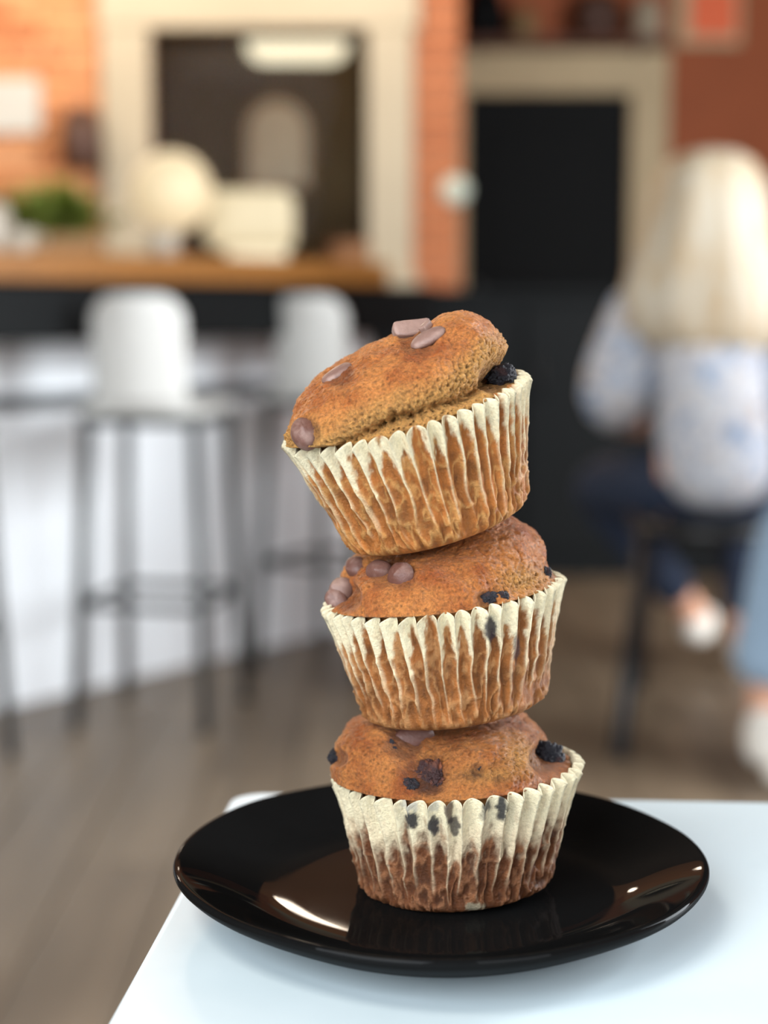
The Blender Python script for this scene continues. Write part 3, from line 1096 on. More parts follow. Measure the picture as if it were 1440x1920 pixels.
from_bm('tabletop', bm, M['tabletop'], tab)
tube('pedestal', [(TW / 2, -TD / 2, -0.025), (TW / 2, -TD / 2, -0.73)], 0.035, M['blackmetal'], tab, 20)
lathe('base', [(0, -0.75), (0.22, -0.75), (0.22, -0.74), (0.05, -0.715), (0, -0.715)], M['blackmetal'], tab, 40, (TW / 2, -TD / 2, 0))

# ------------------------------------------------------------------ plate
PC = Vector((0.0160, 0.4855, TZ))
plate = bpy.data.meshes.new('plate')


def plate_outline(a):
    c_, s_ = math.cos(a), math.sin(a)
    n = 1.86 if s_ < 0 else 2.0
    r = (abs(c_) ** n + abs(s_) ** n) ** (-1 / n)
    return c_ * r * 0.0757, s_ * r * (0.0805 if s_ < 0 else 0.086)


prof = [(0.0, 0.0055), (0.30, 0.0055), (0.58, 0.0058), (0.66, 0.0063), (0.74, 0.0078), (0.82, 0.0102), (0.90, 0.0128), (0.955, 0.0144), (0.980, 0.0151), (0.993, 0.0152), (1.0, 0.0143), (0.998, 0.0131), (0.985, 0.0118),
        (0.94, 0.0096), (0.86, 0.0064), (0.76, 0.0032), (0.68, 0.0013), (0.60, 0.0004), (0.58, 0.0), (0.55, 0.0), (0.53, 0.0012), (0.3, 0.0014), (0.0, 0.0014)]
bm = bmesh.new()
N_ = 160
rs = []
for f_, z in prof:
    if f_ == 0:
        rs.append([bm.verts.new((0, 0, z))])
    else:
        row = []
        for k in range(N_):
            a = k / N_ * 2 * math.pi
            x, y = plate_outline(a)
            wv = 0.00018 * math.sin(5 * a + 1) * f_ ** 4 + 0.00012 * math.sin(11 * a) * f_ ** 6
            row.append(bm.verts.new((x * f_, y * f_, z + wv * (1 if z > 0.003 else 0))))
        rs.append(row)
for a, b_ in zip(rs, rs[1:]):
    for k in range(N_):
        j = (k + 1) % N_
        if len(a) == 1:
            bm.faces.new((a[0], b_[k], b_[j]))
        elif len(b_) == 1:
            bm.faces.new((a[k], a[j], b_[0]))
        else:
            bm.faces.new((a[k], a[j], b_[j], b_[k]))
plate_o = from_bm('plate', bm, M['plate'], None, True)
sm = plate_o.modifiers.new('sub', 'SUBSURF')
sm.levels = sm.render_levels = 1
plate_o.location = PC
tag(plate_o, 'glossy black upturned-rim plate at the corner of the white table', 'plate')

# ------------------------------------------------------------------ muffins
CR_CRUST, CR_DARK, CR_CRUMB = np.array(lin((198, 128, 68))), np.array(lin((158, 84, 38))), np.array(lin((214, 156, 84)))
CREAM = np.array(lin((232, 219, 184)))


def set_attrs(me, col, rough, bump):
    a = me.attributes.new('Col', 'FLOAT_COLOR', 'POINT')
    a.data.foreach_set('color', np.concatenate([col, np.ones((len(col), 1))], 1).astype(np.float32).ravel())
    for nm, v in (('Rough', rough), ('Bump', bump)):
        t = me.attributes.new(nm, 'FLOAT', 'POINT')
        t.data.foreach_set('value', np.broadcast_to(v, (len(col),)).astype(np.float32).copy())


def smooth_mesh(name, v, faces):
    me = bpy.data.meshes.new(name)
    me.from_pydata(v.tolist() if hasattr(v, 'tolist') else v, [], faces)
    me.polygons.foreach_set('use_smooth', [True] * len(me.polygons))
    me.update()
    return me


def build_liner(Rb, Rt, H, nfl, seed, stain, soak_lo, soak_hi, brown, brown2, tilt_wave=0.0, amp=1.0, shear=0.0, soft=0.07, skews=(0.8, 1.9)):
    """fluted baking case, millimetres in, metres out. The flutes' ridges stand out from the crumb."""
    r_ = np.random.default_rng(seed)
    per, nh = 16, 64
    nt_ = nfl * per
    w = r_.uniform(0.75, 1.25, nfl)
    edges = np.concatenate([[0], np.cumsum(w)]) / w.sum() * 2 * np.pi
    skew = r_.uniform(*skews, nfl)
    fl_amp = r_.uniform(0.75, 1.25, nfl)
    fl_soak = r_.uniform(-0.11, 0.11, nfl)
    fid = np.repeat(np.arange(nfl), per)
    s = np.tile(np.arange(per) / per, nfl)
    th = edges[fid] + s * (edges[fid + 1] - edges[fid])
    ss = s ** skew[fid]
    d = np.minimum(ss, 1 - ss) * 2                       # 0 on the ridge, 1 in the valley
    rid = (1 - np.sin(np.pi / 2 * d)) ** 0.95
    ampf = fl_amp[fid] * (1 - s) + fl_amp[(fid + 1) % nfl] * s
    hs = np.concatenate([[0.0, 0.012, 0.03, 0.055], np.linspace(0.085, 1, nh - 4)])
    TH, HH = np.meshgrid(th, hs)
    RID, AMP = np.broadcast_to(rid, TH.shape), np.broadcast_to(ampf, TH.shape)
    P = np.stack([np.cos(TH) * 6, np.sin(TH) * 6, HH * 5], -1).reshape(-1, 3)
    crump = fbm(P * 1.3, 3, seed).reshape(TH.shape)
    crk = (1 - np.abs(fbm(P * np.array([1.6, 1.6, 1.1]) + 9, 3, seed + 5))).reshape(TH.shape)
    crk = crk ** 4
    A = 0.5 + 2.3 * HH ** 1.2
    A = A * amp * AMP
    R = Rb + (Rt - Rb) * (HH * 0.94 + 0.06 * HH ** 3)
    corner_ = np.clip(1 - HH / 0.075, 0, 1)
    R = R - 3.2 * corner_ ** 2.2
    low = np.clip(1 - HH * 1.25, 0, 1) * sstep(0.0, 0.06, HH)
    R = R + A * (RID - 0.4) * sstep(0, 0.12, HH) + (crump * 0.9 + (crk - 0.5) * 1.4) * (low * 0.9 + 0.12)
    TH2 = TH + (fbm(P * 0.9 + 3, 2, seed + 11).reshape(TH.shape)) * 0.05 * np.clip(1.1 - HH, 0, 1)
    scal = np.broadcast_to(1 - np.sqrt(np.clip(1 - (1 - d) ** 2, 0, 1)), TH.shape)
    Z = HH * H - 1.9 * scal * AMP * HH ** 9 + tilt_wave * np.cos(2 * TH + 0.6) * HH ** 4
    V = np.stack([R * np.cos(TH2) + shear * HH, R * np.sin(TH2), Z], -1)
    # soaked brown paper, dry cream at the rim and along the ridges
    fs = np.broadcast_to(fl_soak[fid], TH.shape)
    P3 = V.reshape(-1, 3)
    nz = fbm(P3 * 0.22, 4, seed + 20).reshape(TH.shape)
    nf = fbm(P3 * np.array([0.9, 0.9, 0.45]), 4, seed + 30).reshape(TH.shape)
    D = np.broadcast_to(d, TH.shape)
    thr = soak_lo + (soak_hi - soak_lo) * np.sqrt(np.clip(D, 0, 1))     # valleys soaked higher than ridges
    dry = sstep(-soft, soft, HH - (thr + fs + 0.15 * nz + 0.16 * nf))
    ridge_line = sstep(0.25, 0.0, D) * sstep(0.10, 0.4, HH + 0.2 * nz) * (0.55 + 0.3 * nf)
    dry = np.clip(np.maximum(dry, ridge_line), 0, 1)
    br = brown[None, None] * (1 + 0.5 * nz[..., None]) * (1 - 0.7 * np.clip(nf, 0, 1)[..., None]) * (0.72 + 0.38 * (1 - D))[..., None]
    mixp = sstep(0.3, 0.8, crk + 0.35 * nf - 0.1) * 0.45
    br = br * (1 - mixp[..., None]) + brown2[None, None] * mixp[..., None]
    tint = sstep(0.15, -0.35, HH - 0.78 + 0.25 * nz) * 0.35 + 0.22 * sstep(0.1, 0.5, nf)
    cr = CREAM[None, None] * (1 + 0.05 * nf[..., None])
    cr = cr * (1 - tint[..., None]) + (brown2 * 0.8 + CREAM * 0.2)[None, None] * tint[..., None]
    col = br * (1 - dry[..., None]) + cr * dry[..., None]
    rough = 0.42 + 0.3 * dry
    V = V.reshape(-1, 3) / 1000.0
    n = nt_
    idx = np.arange(len(hs) * n).reshape(len(hs), n)
    a, b_ = idx[:-1], idx[1:]
    faces = np.stack([a, np.roll(a, -1, 1), np.roll(b_, -1, 1), b_], -1).reshape(-1, 4).tolist()
    # closed bottom: rings into the centre
    vb, cb = [], []
    base = len(V)
    ring0 = V[:n]
    prev = idx[0]
    fr = (0.75, 0.4)
    for q in fr:
        vb.append(np.stack([ring0[:, 0] * q, ring0[:, 1] * q, np.full(n, 0.0002)], 1))
        cur = base + np.arange(n)
        base += n
        for k in range(n):
            j = (k + 1) % n
            faces.append([int(prev[j]), int(prev[k]), int(cur[k]), int(cur[j])])
        prev = cur
    vb.append(np.array([[0, 0, 0.0003]]))
    for k in range(n):
        faces.append([int(prev[(k + 1) % n]), int(prev[k]), base])
    V = np.concatenate([V] + vb)
    col = np.concatenate([col.reshape(-1, 3), np.tile(brown, (len(V) - len(hs) * n, 1))])
    rough = np.concatenate([rough.ravel(), np.full(len(V) - len(hs) * n, 0.5)])
    return V, faces, np.clip(col, 0.004, 0.95), rough, len(hs) * n


def sd_ell(p, c, r):
    q = (p - np.array(c)) / np.array(r)
    k0 = np.sqrt((q ** 2).sum(1)) + 1e-9
    k1 = np.sqrt(((q / np.array(r)) ** 2).sum(1)) + 1e-9
    return k0 * (k0 - 1) / k1


def sd_sup(p, c, r, e=3.2):
    q = np.abs((p - np.array(c)) / np.array(r))
    k0 = (q ** e).sum(1) ** (1 / e)
    return (k0 - 1) * min(r)


def smin(a, b, k):
    h = np.clip(0.5 + 0.5 * (b - a) / k, 0, 1)
    return b * (1 - h) + a * h - k * h * (1 - h)


_ico = {}


def ico_dirs(n=8):
    if n not in _ico:
        bm = bmesh.new()
        bmesh.ops.create_icosphere(bm, subdivisions=n, radius=1)
        me = bpy.data.meshes.new('tmp')
        bm.to_mesh(me)
        bm.free()
        v = np.empty(len(me.vertices) * 3)
        me.vertices.foreach_get('co', v)
        f = np.empty(len(me.polygons) * 3, dtype=np.int32)
        me.polygons.foreach_get('vertices', f)
        bpy.data.meshes.remove(me)
        _ico[n] = (v.reshape(-1, 3), f.reshape(-1, 3))
    return _ico[n]


def build_dome(sdf, H, centre, seed, zcut, clamp=None, pits=(), n=8):
    """star-shaped body whose surface is the outermost crossing of sdf (mm), local frame, metres out"""
    D, F = ico_dirs(n)
    keep = D[:, 2] > -0.42
    c = np.array(centre)
    ts = np.linspace(48, 4, 45)
    r = np.full(len(D), 4.0)
    found = ~keep
    prev = None
    for t in ts:
        q = np.where(~found)[0]
        if not len(q):
            break
        s = sdf(c + D[q] * t)
        hit = s < 0
        r[q[hit]] = t
        found[q[hit]] = True
    lo, hi = r.copy(), r + 1.0
    k_ = np.where(keep)[0]
    for _ in range(9):
        mid = (lo + hi) / 2
        s = np.ones(len(D))
        s[k_] = sdf(c + D[k_] * mid[k_, None])
        ins = s < 0
        lo = np.where(ins, mid, lo)
        hi = np.where(ins, hi, mid)
    V = c + D * lo[:, None]
    return V, D, F, keep


def crumb_relief(V, D, crust, seed):
    """height change in mm along D, and where the torn crumb's pits are"""
    big = fbm(V * 0.11, 3, seed) * 1.5
    med = fbm(V * 0.4, 3, seed + 3) * 0.5 - 0.5 * (1 - np.abs(fbm(V * 0.2, 2, seed + 4))) ** 8
    fine = fbm(V * 1.5, 3, seed + 6)
    w1 = worley(V * 0.62, seed + 9)
    w2 = worley(V * 1.15, seed + 12)
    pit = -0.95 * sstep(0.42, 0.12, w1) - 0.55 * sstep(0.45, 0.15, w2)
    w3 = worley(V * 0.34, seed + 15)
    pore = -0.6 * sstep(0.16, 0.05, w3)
    rough_ = pit + fine * 0.95
    sm = fine * 0.3 + pore
    return big + med + rough_ * (1 - crust) + sm * crust, pit + pore * crust


def make_muffin(name, base_px, Y, roll, lean, spec, label):
    """roll: degrees anticlockwise in the picture plane; lean: degrees towards the camera"""
    o = empty(name, (0, 0, 0))
    R = Matrix.Rotation(math.radians(-roll), 4, 'Y') @ Matrix.Rotation(math.radians(lean), 4, 'X')
    loc = at(*base_px, Y) if spec.get('z') is None else Vector((*at(*base_px, Y).xy, spec['z']))
    o.matrix_world = Matrix.Translation(loc) @ R
    tag(o, label, 'muffin', 'stacked muffins on the black plate')
    return o


def to_pix(Vw):
    x, y, z = Vw[:, 0], Vw[:, 1], Vw[:, 2] - CAM_H
    dep = y * math.cos(PITCH) - z * math.sin(PITCH)
    up = y * math.sin(PITCH) + z * math.cos(PITCH)
    return np.stack([720 + FPX * x / dep, 960 - FPX * up / dep, dep], 1)


def mw_np(o, V):
    m = np.array(o.matrix_world)
    return V @ m[:3, :3].T + m[:3, 3]


def chip_mesh(kind, seed):
    """chocolate pieces, unit size about 1 across"""
    if kind == 'drop':
        prof = [(0, -0.30)] + [(0.5 * math.sin(a), -0.12 - 0.18 * math.cos(a)) for a in (0.5, 1.0, 1.4)] + [(0.5, -0.06), (0.49, 0.04), (0.44, 0.16), (0.34, 0.27), (0.22, 0.35), (0.12, 0.42), (0.05, 0.47), (0, 0.48)]
        bm = bmesh.new()
        add_lathe(bm, prof, 40)
    elif kind == 'disc':
        prof = [(0, -0.16), (0.3, -0.16), (0.44, -0.12), (0.5, -0.03), (0.5, 0.03), (0.45, 0.11), (0.3, 0.16), (0.12, 0.19), (0, 0.2)]
        bm = bmesh.new()
        add_lathe(bm, prof, 40)
    else:
        bm = bmesh.new()
        add_box(bm, (0, 0, 0), (0.95, 0.62, 0.5), 0.09, 3)
        bmesh.ops.subdivide_edges(bm, edges=bm.edges[:], cuts=3, use_grid_fill=True)
    bmesh.ops.triangulate(bm, faces=bm.faces[:])
    bmesh.ops.recalc_face_normals(bm, faces=bm.faces[:])
    v = np.array([x.co[:] for x in bm.verts])
    f = [[q.index for q in t.verts] for t in bm.faces]
    bm.free()
    k = 0.10 if kind != 'chunk' else 0.2
    v = v * (1 + k * fbm(v * 2.2 + seed, 2, seed)[:, None]) + 0.012 * fbm(v * 9 + seed, 2, seed)[:, None]
    return v, f


def berry_mesh(seed, rough_=0.1):
    D, F = ico_dirs(6)
    cr = np.exp(-((D[:, 2] - 1) / 0.06) ** 2) * 0.16
    ring = np.exp(-((D[:, 2] - 0.86) / 0.04) ** 2) * 0.10 * (0.6 + 0.4 * np.cos(np.arctan2(D[:, 1], D[:, 0]) * 5))
    r = 0.5 * (1 + rough_ * fbm(D * 2.5 + seed, 4, seed) - 0.35 * rough_ * (1 - np.abs(fbm(D * 4 + seed, 3, seed + 2))) ** 3 - cr + ring)
    return D * r[:, None] * np.array([1, 1, 0.86]), F.tolist()


CHIP_COL, CHIP_BLOOM = np.array(lin((92, 56, 46))), np.array(lin((158, 130, 118)))
BERRY_COL, BERRY_RED = np.array(lin((22, 22, 30))), np.array(lin((50, 26, 26)))


def place(o, bvh, px, py, kind, size_px, sink, seed, rot=0.0, tiltv=(0, 0, 0), squash=(1, 1, 1), bloom=0.3, dz=0.0, cut=None):
    """put a chip or berry where that spot of the muffin's surface is"""
    org = Vector((0, 0, CAM_H))
    dr = ray(px, py).normalized()
    hit = bvh.ray_cast(org, dr)
    if hit[0] is None:
        hit = bvh.find_nearest(org + dr * 0.5)
        nrm = (hit[1] - dr * hit[1].dot(dr)).normalized()
        pos = hit[0]
    else:
        pos, nrm = hit[0], hit[1]
    if nrm.dot(dr) > 0:
        nrm = -nrm
    nrm = (nrm + Vector(tiltv)).normalized()
    depth = (pos - org).length
    sz = size_px / FPX * depth
    pos = pos - nrm * sink * sz - dr * dz
    if kind in ('berry', 'rough', 'lump'):
        v, f = berry_mesh(seed, 0.3 if kind == 'berry' else 0.45)
    else:
        v, f = chip_mesh(kind, seed)
    v = v * np.array(squash)
    q = Vector((0, 0, 1)).rotation_difference(nrm) @ Quaternion((0, 0, 1), rot)
    mm = np.array(q.to_matrix())
    vw = v @ mm.T * sz + np.array(pos)
    inv = np.array(o.matrix_world.inverted())
    vl = vw @ inv[:3, :3].T + inv[:3, 3]
    nm = 'blueberry' if kind in ('berry', 'rough', 'lump') else 'chocolate_chip'
    me = smooth_mesh(nm, vl, f)
    nz = fbm(v * 3 + seed, 4, seed + 1)
    if nm == 'blueberry':
        t = sstep(0.0, 0.6, nz)[:, None]
        col = BERRY_COL * (1 - t) + BERRY_RED * t
        if kind == 'lump':
            col = BERRY_RED * (1 - t) + np.array(lin((128, 70, 40))) * t
        rg = 0.3 + 0.25 * sstep(-0.3, 0.3, nz)
        bu = np.full(len(v), 1.0)
        mt = M['berry']
    else:
        t = np.clip(bloom * 0.8 + 0.35 * sstep(0.1, 0.5, nz), 0, 1)[:, None]
        col = CHIP_COL * (1 - t) + CHIP_BLOOM * t
        rg = 0.38 + 0.12 * nz
        bu = np.full(len(v), 0.5)
        mt = M['chip']
    set_attrs(me, col, rg, bu)
    me.materials.append(mt)
    ob = bpy.data.objects.new(nm, me)
    C.objects.link(ob)
    ob.parent = o
    return ob


YB = 0.489
PLATE_Z = TZ + 0.0057


def dent_for(o, V, D, items):
    """press a socket into the crumb where a piece sits (items: px, py, radius_px, depth_mm)"""
    if not items:
        return V, np.zeros(len(V))
    Vw = mw_np(o, V / 1000)
    pp = to_pix(Vw)
    nrm_ = D
    cam_l = np.array(o.matrix_world.inverted() @ Vector((0, 0, CAM_H))) * 1000
    facing = ((cam_l - V) * D).sum(1) > 0
    dk = np.zeros(len(V))
    out = V.copy()
    for px, py, rad, dep in items:
        dd = np.hypot(pp[:, 0] - px, pp[:, 1] - py) / rad
        g = np.exp(-dd ** 4) * facing
        out = out - D * (g * dep)[:, None]
        dk = np.maximum(dk, g)
    return out, dk


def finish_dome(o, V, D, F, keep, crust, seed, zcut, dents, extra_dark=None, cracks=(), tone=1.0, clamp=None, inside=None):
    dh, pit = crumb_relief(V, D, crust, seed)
    V = V + D * dh[:, None]
    V, dk = dent_for(o, V, D, dents)
    shade_stain = sstep(0.15, 0.8, dk + 0.25 * fbm(V * 0.5, 3, seed + 70)) * 0.45  # shade and juice stain painted into the crumb colour around sunken pieces
    ck = np.zeros(len(V))
    if len(cracks):
        pp = to_pix(mw_np(o, V / 1000))
        wob = fbm(V * 0.35, 3, seed + 40) * 7
        cam_l = np.array(o.matrix_world.inverted() @ Vector((0, 0, CAM_H))) * 1000
        facing = ((cam_l - V) * D).sum(1) > 0
        for line, wid, dep in cracks:
            best = np.full(len(V), 1e9)
            for (ax, ay), (bx_, by) in zip(line, line[1:]):
                ab = np.array([bx_ - ax, by - ay])
                t = np.clip(((pp[:, 0] - ax) * ab[0] + (pp[:, 1] - ay) * ab[1]) / (ab @ ab), 0, 1)
                best = np.minimum(best, np.hypot(pp[:, 0] - ax - t * ab[0], pp[:, 1] - ay - t * ab[1] + wob))
            g = np.exp(-(best / wid) ** 2) * facing * np.clip(0.75 + 1.1 * fbm(V * 0.7, 3, seed + 41), 0.15, 1.5)
            V = V - D * (g * dep)[:, None]
            ck = np.maximum(ck, g)
    Rb_, Rt_, Hh_, shx = inside
    hh = np.clip(V[:, 2] / Hh_, 0, 1)
    sx = shx * hh
    rr = np.hypot(V[:, 0] - sx, V[:, 1])
    lim = Rb_ + (Rt_ - Rb_) * (hh * 0.94 + 0.06 * hh ** 3) - (0.35 + 2.15 * hh ** 1.35) * 0.4 * 1.25 - 0.7
    lim = lim + np.clip(V[:, 2] - Hh_ + 1.2, 0, 9) * 2.5
    q_ = np.minimum(1, lim / np.maximum(rr, 1e-6))
    V[:, 0] = sx + (V[:, 0] - sx) * q_
    V[:, 1] = V[:, 1] * q_
    if clamp is not None:
        V = clamp(V)
    nz = fbm(V * 0.16, 4, seed + 50)
    nf = fbm(V * 0.9, 4, seed + 60)
    t = np.clip(0.42 + 0.9 * nz + 0.25 * nf, 0, 1)[:, None]
    cr = CR_CRUST * (1 - t) + CR_DARK * t
    cm = CR_CRUMB * (1 + 0.14 * nf[:, None])
    col = cr * crust[:, None] + cm * (1 - crust[:, None])
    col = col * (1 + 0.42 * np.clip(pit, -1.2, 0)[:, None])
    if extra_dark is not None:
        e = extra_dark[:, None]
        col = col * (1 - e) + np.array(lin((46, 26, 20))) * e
    col = col * (1 - shade_stain[:, None]) + np.array(lin((70, 36, 24))) * shade_stain[:, None]
    col = col * tone
    rough = 0.6 - 0.24 * crust + 0.1 * nf
    bump = 1.0 - 0.5 * crust
    kv = keep & (V[:, 2] > zcut)
    kf = kv[F].all(1)
    F2 = F[kf]
    used = np.unique(F2)
    remap = np.full(len(V), -1)
    remap[used] = np.arange(len(used))
    F2 = remap[F2]
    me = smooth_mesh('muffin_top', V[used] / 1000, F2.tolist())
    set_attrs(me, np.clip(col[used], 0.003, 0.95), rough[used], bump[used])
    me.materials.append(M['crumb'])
    ob = bpy.data.objects.new('muffin_top', me)
    C.objects.link(ob)
    ob.parent = o
    Vw = mw_np(o, V[used] / 1000)
    return BVHTree.FromPolygons([Vector(x) for x in Vw], F2.tolist()), ob


def finish_liner(o, args, spots=()):
    V, F, col, rough, nside = build_liner(**args)
    pp = to_pix(mw_np(o, V))
    cam_l = np.array(o.matrix_world.inverted() @ Vector((0, 0, CAM_H)))
    rad = V.copy()
    rad[:, 2] = 0
    facing = ((cam_l - V) * rad).sum(1) > 0
    nz = fbm(V * 700, 4, 77)
    for px, py, rx, ry, c_, strength in spots:
        dd = np.hypot((pp[:, 0] - px) / rx, (pp[:, 1] - py) / ry)
        g = (sstep(1.15, 0.65, dd + 0.55 * nz) * facing * strength)[:, None]
        col = col * (1 - g) + np.array(lin(c_)) * g
    me = smooth_mesh('paper_liner', V, F)
    set_attrs(me, col, rough, np.full(len(V), 1.0))
    me.materials.append(M['paperliner'])
    ob = bpy.data.objects.new('paper_liner', me)
    C.objects.link(ob)
    ob.parent = o
    s = ob.modifiers.new('paper', 'SOLIDIFY')
    s.thickness = 0.00014
    s.offset = -1
    return ob


def clamp_under(o, upper, Rlim, gap=0.25):
    """crumb squashed flat under the muffin that stands on it"""
    m = np.array(upper.matrix_world.inverted() @ o.matrix_world)
    mi = np.linalg.inv(m)

    def f(V):
        q = (V / 1000) @ m[:3, :3].T + m[:3, 3]
        r = np.hypot(q[:, 0], q[:, 1]) * 1000
        lim = -gap / 1000 + np.clip((r - Rlim) / 1000, 0, 1) * 1.15
        z2 = np.where((r < Rlim + 6), np.minimum(q[:, 2], lim), q[:, 2])
        q = np.stack([q[:, 0], q[:, 1], z2], 1)
        return (q @ mi[:3, :3].T + mi[:3, 3]) * 1000
    return f


mb = make_muffin('muffin', (855, 1652), YB, 3.6, 0.0, dict(z=PLATE_Z), 'bottom muffin of the stack, dark-spotted pale paper case, sitting on the plate')
mm_ = make_muffin('muffin', (852, 1328), YB, 7.3, 1.0, {}, 'middle muffin of the stack, two round chocolate chips on its left shoulder')
mt_ = make_muffin('muffin', (823, 988), YB - 0.002, 16.2, 6.0, {}, 'top muffin of the stack, tilted left, with a cracked golden side')

# --- bottom
H = 35.0
finish_liner(mb, dict(Rb=26.6, Rt=34.6, H=H, nfl=42, seed=3, stain=0, soak_lo=0.40, soak_hi=0.64, brown=np.array(lin((100, 56, 27))), brown2=np.array(lin((168, 114, 76))), tilt_wave=0.6, amp=1.0, shear=2.2, soft=0.16, skews=(0.85, 1.2)),
             spots=[(772, 1538, 13, 17, (24, 24, 34), 0.95), (812, 1548, 12, 19, (26, 26, 36), 0.95), (770, 1505, 18, 20, (150, 155, 160), 0.5), (812, 1512, 12, 14, (150, 155, 160), 0.4),
                    (842, 1515, 9, 28, (70, 46, 40), 0.85), (852, 1548, 11, 20, (40, 32, 36), 0.85), (941, 1515, 12, 30, (26, 28, 36), 0.95), (912, 1512, 8, 12, (40, 44, 50), 0.8), (905, 1530, 7, 10, (60, 60, 64), 0.5),
                    (890, 1700, 22, 8, (200, 190, 160), 0.6)])


def sdf_b(p):
    body = sd_sup(p, (-3, 0, H - 6), (29.5, 29.5, 17), 2.6)
    body = smin(body, sd_ell(p, (-18, -4, H + 4), (14.5, 18, 11)), 5)
    body = smin(body, sd_ell(p, (12, -8, H + 2), (15.5, 20, 10)), 5)
    body = smin(body, sd_ell(p, (16, 10, H + 4), (12, 12, 9)), 4)
    body = smin(body, sd_ell(p, (-12, 14, H + 5), (18, 14, 10)), 4)
    low = sd_ell(p, (1.6, 0, H - 2.8), (34.5, 34.5, 7.5))
    return smin(body, low, 3)


V, D, F, K = build_dome(sdf_b, H, (-2, 0, H - 6), 11, H - 9)
pp = to_pix(mw_np(mb, V / 1000))
crust = sstep(H - 3.5, H - 0.5, V[:, 2] + 1.2 * fbm(V * 0.2, 3, 5))
crust = np.clip(crust - 0.75 * np.exp(-(((pp[:, 0] - 985) / 40) ** 2 + ((pp[:, 1] - 1418) / 30) ** 2)) - 0.6 * np.exp(-(((pp[:, 0] - 915) / 55) ** 2 + ((pp[:, 1] - 1452) / 16) ** 2)), 0, 1)
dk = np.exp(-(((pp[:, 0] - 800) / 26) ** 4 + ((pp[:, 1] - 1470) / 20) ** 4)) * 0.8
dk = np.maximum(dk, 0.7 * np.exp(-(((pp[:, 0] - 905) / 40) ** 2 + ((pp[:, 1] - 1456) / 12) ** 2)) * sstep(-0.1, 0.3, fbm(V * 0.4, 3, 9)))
bvh, top_b = finish_dome(mb, V, D, F, K, crust, 21, H - 8, [(800, 1452, 44, 3.0), (755, 1388, 34, 3.2), (898, 1443, 13, 1.6), (1028, 1420, 30, 3.5), (632, 1420, 16, 2)], dk,
                         cracks=[([(660, 1362), (688, 1384), (705, 1410)], 7, 0.8), ([(905, 1440), (945, 1425), (985, 1400), (1000, 1375)], 6, 0.7)], tone=0.84, inside=(26.6, 34.6, H, 2.2), clamp=clamp_under(mb, mm_, 26.0))
place(mb, bvh, 776, 1384, 'disc', 66, 0.0, 3, 0.3, (0, -0.5, 0.1), (1.15, 0.85, 1), 0.05, 0.001)
place(mb, bvh, 742, 1394, 'rough', 46, 0.38, 4)
place(mb, bvh, 798, 1450, 'lump', 74, 0.22, 5, 0.4, (0, 0, 0), (0.9, 1.15, 0.8))
place(mb, bvh, 822, 1466, 'berry', 44, 0.25, 12, 0.4, (0, 0, 0), (0.8, 1.1, 0.9))
place(mb, bvh, 774, 1470, 'berry', 40, 0.25, 14, 0.4, (0, 0, 0), (1.0, 1.0, 0.9))
place(mb, bvh, 901, 1443, 'rough', 20, 0.3, 6)
place(mb, bvh, 632, 1420, 'berry', 34, 0.0, 7)
place(mb, bvh, 1030, 1422, 'rough', 54, -0.1, 8)
place(mb, bvh, 1012, 1404, 'rough', 36, 0.1, 18)

# --- middle
H = 34.5
finish_liner(mm_, dict(Rb=25.4, Rt=33.0, H=H, nfl=42, seed=8, stain=0, soak_lo=0.48, soak_hi=0.93, brown=np.array(lin((152, 92, 42))), brown2=np.array(lin((202, 150, 96))), tilt_wave=0.5, amp=1.05, shear=0.8),
             spots=[(919, 1178, 11, 26, (44, 40, 50), 0.9), (968, 1215, 7, 30, (70, 60, 66), 0.7), (1008, 1150, 5, 9, (130, 70, 40), 0.6)])


def sdf_m(p):
    body = sd_sup(p, (2, 0, H - 4), (28.0, 29.5, 17), 2.5)
    body = smin(body, sd_ell(p, (15, 2, H + 7), (15.5, 18, 12)), 6)
    body = smin(body, sd_ell(p, (-5, -12, H + 0), (24, 18, 10)), 5)
    body = smin(body, sd_ell(p, (-15, 10, H + 4), (12.5, 14, 9.5)), 2.5)
    low = sd_ell(p, (0.6, 0, H - 2.8), (33.5, 33.5, 7.5))
    return smin(body, low, 3)


V, D, F, K = build_dome(sdf_m, H, (0, 0, H - 6), 12, H - 9)
pp = to_pix(mw_np(mm_, V / 1000))
crust = sstep(H - 2.5, H + 0.5, V[:, 2] + 1.2 * fbm(V * 0.2, 3, 6))
crust = np.clip(crust - 0.9 * np.exp(-(((pp[:, 0] - 985) / 45) ** 2 + ((pp[:, 1] - 1088) / 24) ** 2)), 0, 1)
bvh, top_m = finish_dome(mm_, V, D, F, K, crust, 33, H - 8, [(715, 1072, 30, 1.6), (752, 1080, 28, 1.4), (640, 1117, 30, 4), (917, 1127, 20, 1.4)], None,
                         cracks=[([(912, 1012), (932, 1010), (950, 1002)], 4, 0.9), ([(900, 1118), (950, 1108), (1000, 1085)], 5, 0.6)], tone=1.0, inside=(25.4, 33.0, H, 0.8), clamp=clamp_under(mm_, mt_, 25.0))
place(mm_, bvh, 711, 1071, 'drop', 52, 0.02, 23, 1.0, (0.1, -0.6, 0), (0.85, 1.1, 0.85), 0.12)
place(mm_, bvh, 750, 1080, 'drop', 60, 0.02, 24, 0.0, (0.1, -0.5, 0), (1, 0.92, 0.75), 0.05)
place(mm_, bvh, 644, 1110, 'drop', 52, -0.15, 25, 0.5, (-0.4, -0.6, 0.2), (1, 1, 1), 0.5)
place(mm_, bvh, 632, 1128, 'disc', 50, -0.1, 26, 0.5, (-0.3, -0.8, 0), (0.8, 1, 1), 0.2)
place(mm_, bvh, 664, 1066, 'drop', 52, 0.1, 27, 0.2, (-0.6, -0.2, 0), (0.8, 1.2, 1), 0.1)
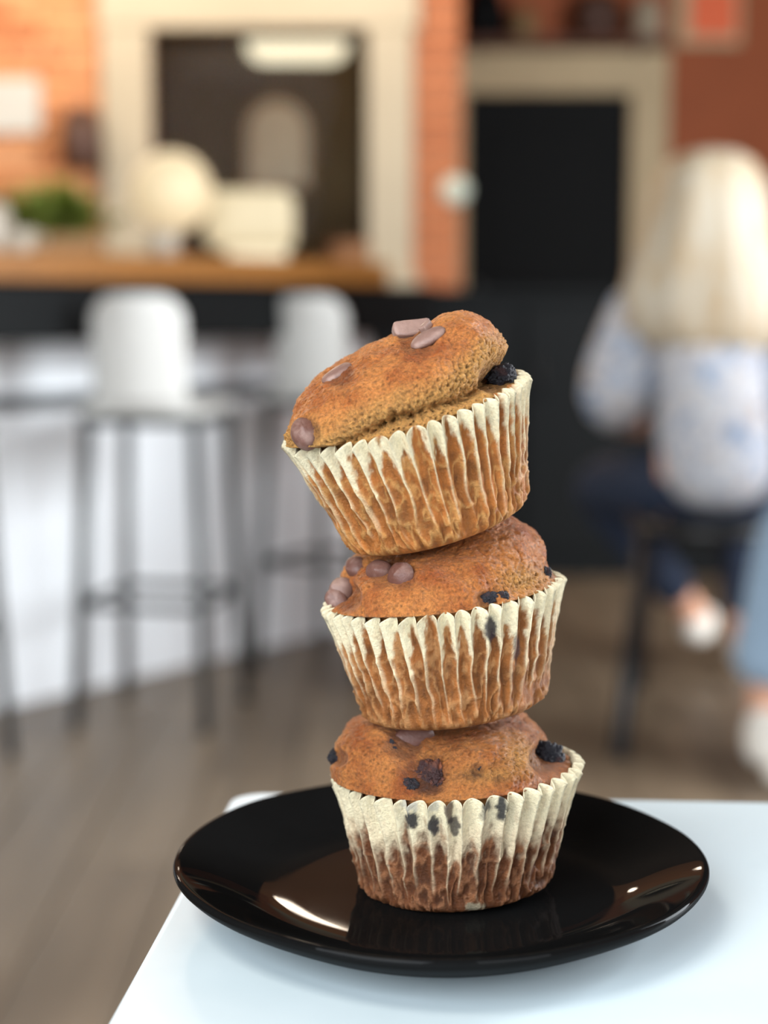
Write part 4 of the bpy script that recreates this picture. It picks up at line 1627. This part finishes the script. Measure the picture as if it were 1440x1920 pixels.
place(mm_, bvh, 917, 1125, 'berry', 34, 0.2, 28, 0, (0, 0, 0), (1.25, 0.9, 0.9))
place(mm_, bvh, 948, 1116, 'rough', 24, 0.25, 38)
place(mm_, bvh, 1026, 1073, 'rough', 22, 0.2, 29)

# --- top
H = 35.5
finish_liner(mt_, dict(Rb=25.2, Rt=33.8, H=H, nfl=43, seed=15, stain=0, soak_lo=0.50, soak_hi=0.97, brown=np.array(lin((172, 104, 46))), brown2=np.array(lin((216, 164, 96))), tilt_wave=0.4, amp=1.05), spots=[])


def sdf_t(p):
    p = p.copy()
    p0 = p.copy()
    p[:, 2] -= 0.07 * p[:, 0]
    cap = sd_ell(p, (-0.3, 1.5, H + 5.6), (30.8, 32.0, 12.8))
    cap = smin(cap, sd_sup(p, (17.6, -3, H + 10.3), (10.2, 15, 9.0), 2.4), 5)
    cap = smin(cap, sd_ell(p, (-17, -13, H + 3.5), (15.5, 16, 8.5)), 5)
    low = sd_sup(p0, (0.5, 0, H - 6), (33.0, 32.6, 11.5), 2.6)
    return smin(cap, low, 0.8)


V, D, F, K = build_dome(sdf_t, H, (0, 2, H - 3), 13, H - 9)
pp = to_pix(mw_np(mt_, V / 1000))
cl = np.interp(pp[:, 0], [560, 640, 690, 740, 800, 880, 915, 960], [850, 838, 812, 784, 772, 748, 712, 700])
above = cl - pp[:, 1] + 10 * fbm(V * 0.15, 3, 44)
crust = sstep(10, 78, above - 40 * np.exp(-((pp[:, 0] - 900) / 60) ** 2) + 12 * fbm(V * 0.3, 3, 45))
bvh, top_t = finish_dome(mt_, V, D, F, K, crust, 47, H - 8, [(572, 812, 26, 2.0), (940, 704, 34, 5.0), (635, 698, 30, 1.0), (785, 635, 34, 1.2)], None,
                         cracks=[([(640, 836), (690, 810), (740, 782), (800, 770), (880, 746), (915, 715)], 8.0, 4.2), ([(596, 715), (600, 760), (612, 800)], 6, 0.5)], tone=1.06, inside=(25.2, 33.8, H, 0.0))
place(mt_, bvh, 572, 811, 'drop', 62, 0.05, 41, 0.4, (0.0, -0.3, 0), (0.9, 1.1, 0.9), 0.15)
place(mt_, bvh, 634, 700, 'disc', 64, -0.02, 42, 0.3, (-0.3, 0.0, 0.2), (1.05, 0.7, 0.7), 0.45)
place(mt_, bvh, 772, 628, 'chunk', 72, -0.18, 43, 0.2, (0, 0, 0.6), (1, 0.8, 0.8), 0.85)
place(mt_, bvh, 806, 640, 'disc', 68, -0.12, 44, 0.2, (0, -0.1, 0.8), (1.1, 0.7, 0.8), 0.55)
place(mt_, bvh, 803, 620, 'chunk', 28, -0.3, 45, 0.9, (0, 0, 0.6), (1, 0.9, 1), 0.8)
place(mt_, bvh, 940, 706, 'berry', 58, 0.0, 46, 0.5, (0.3, -0.6, 0.2), (1.05, 0.8, 1), dz=0.006)
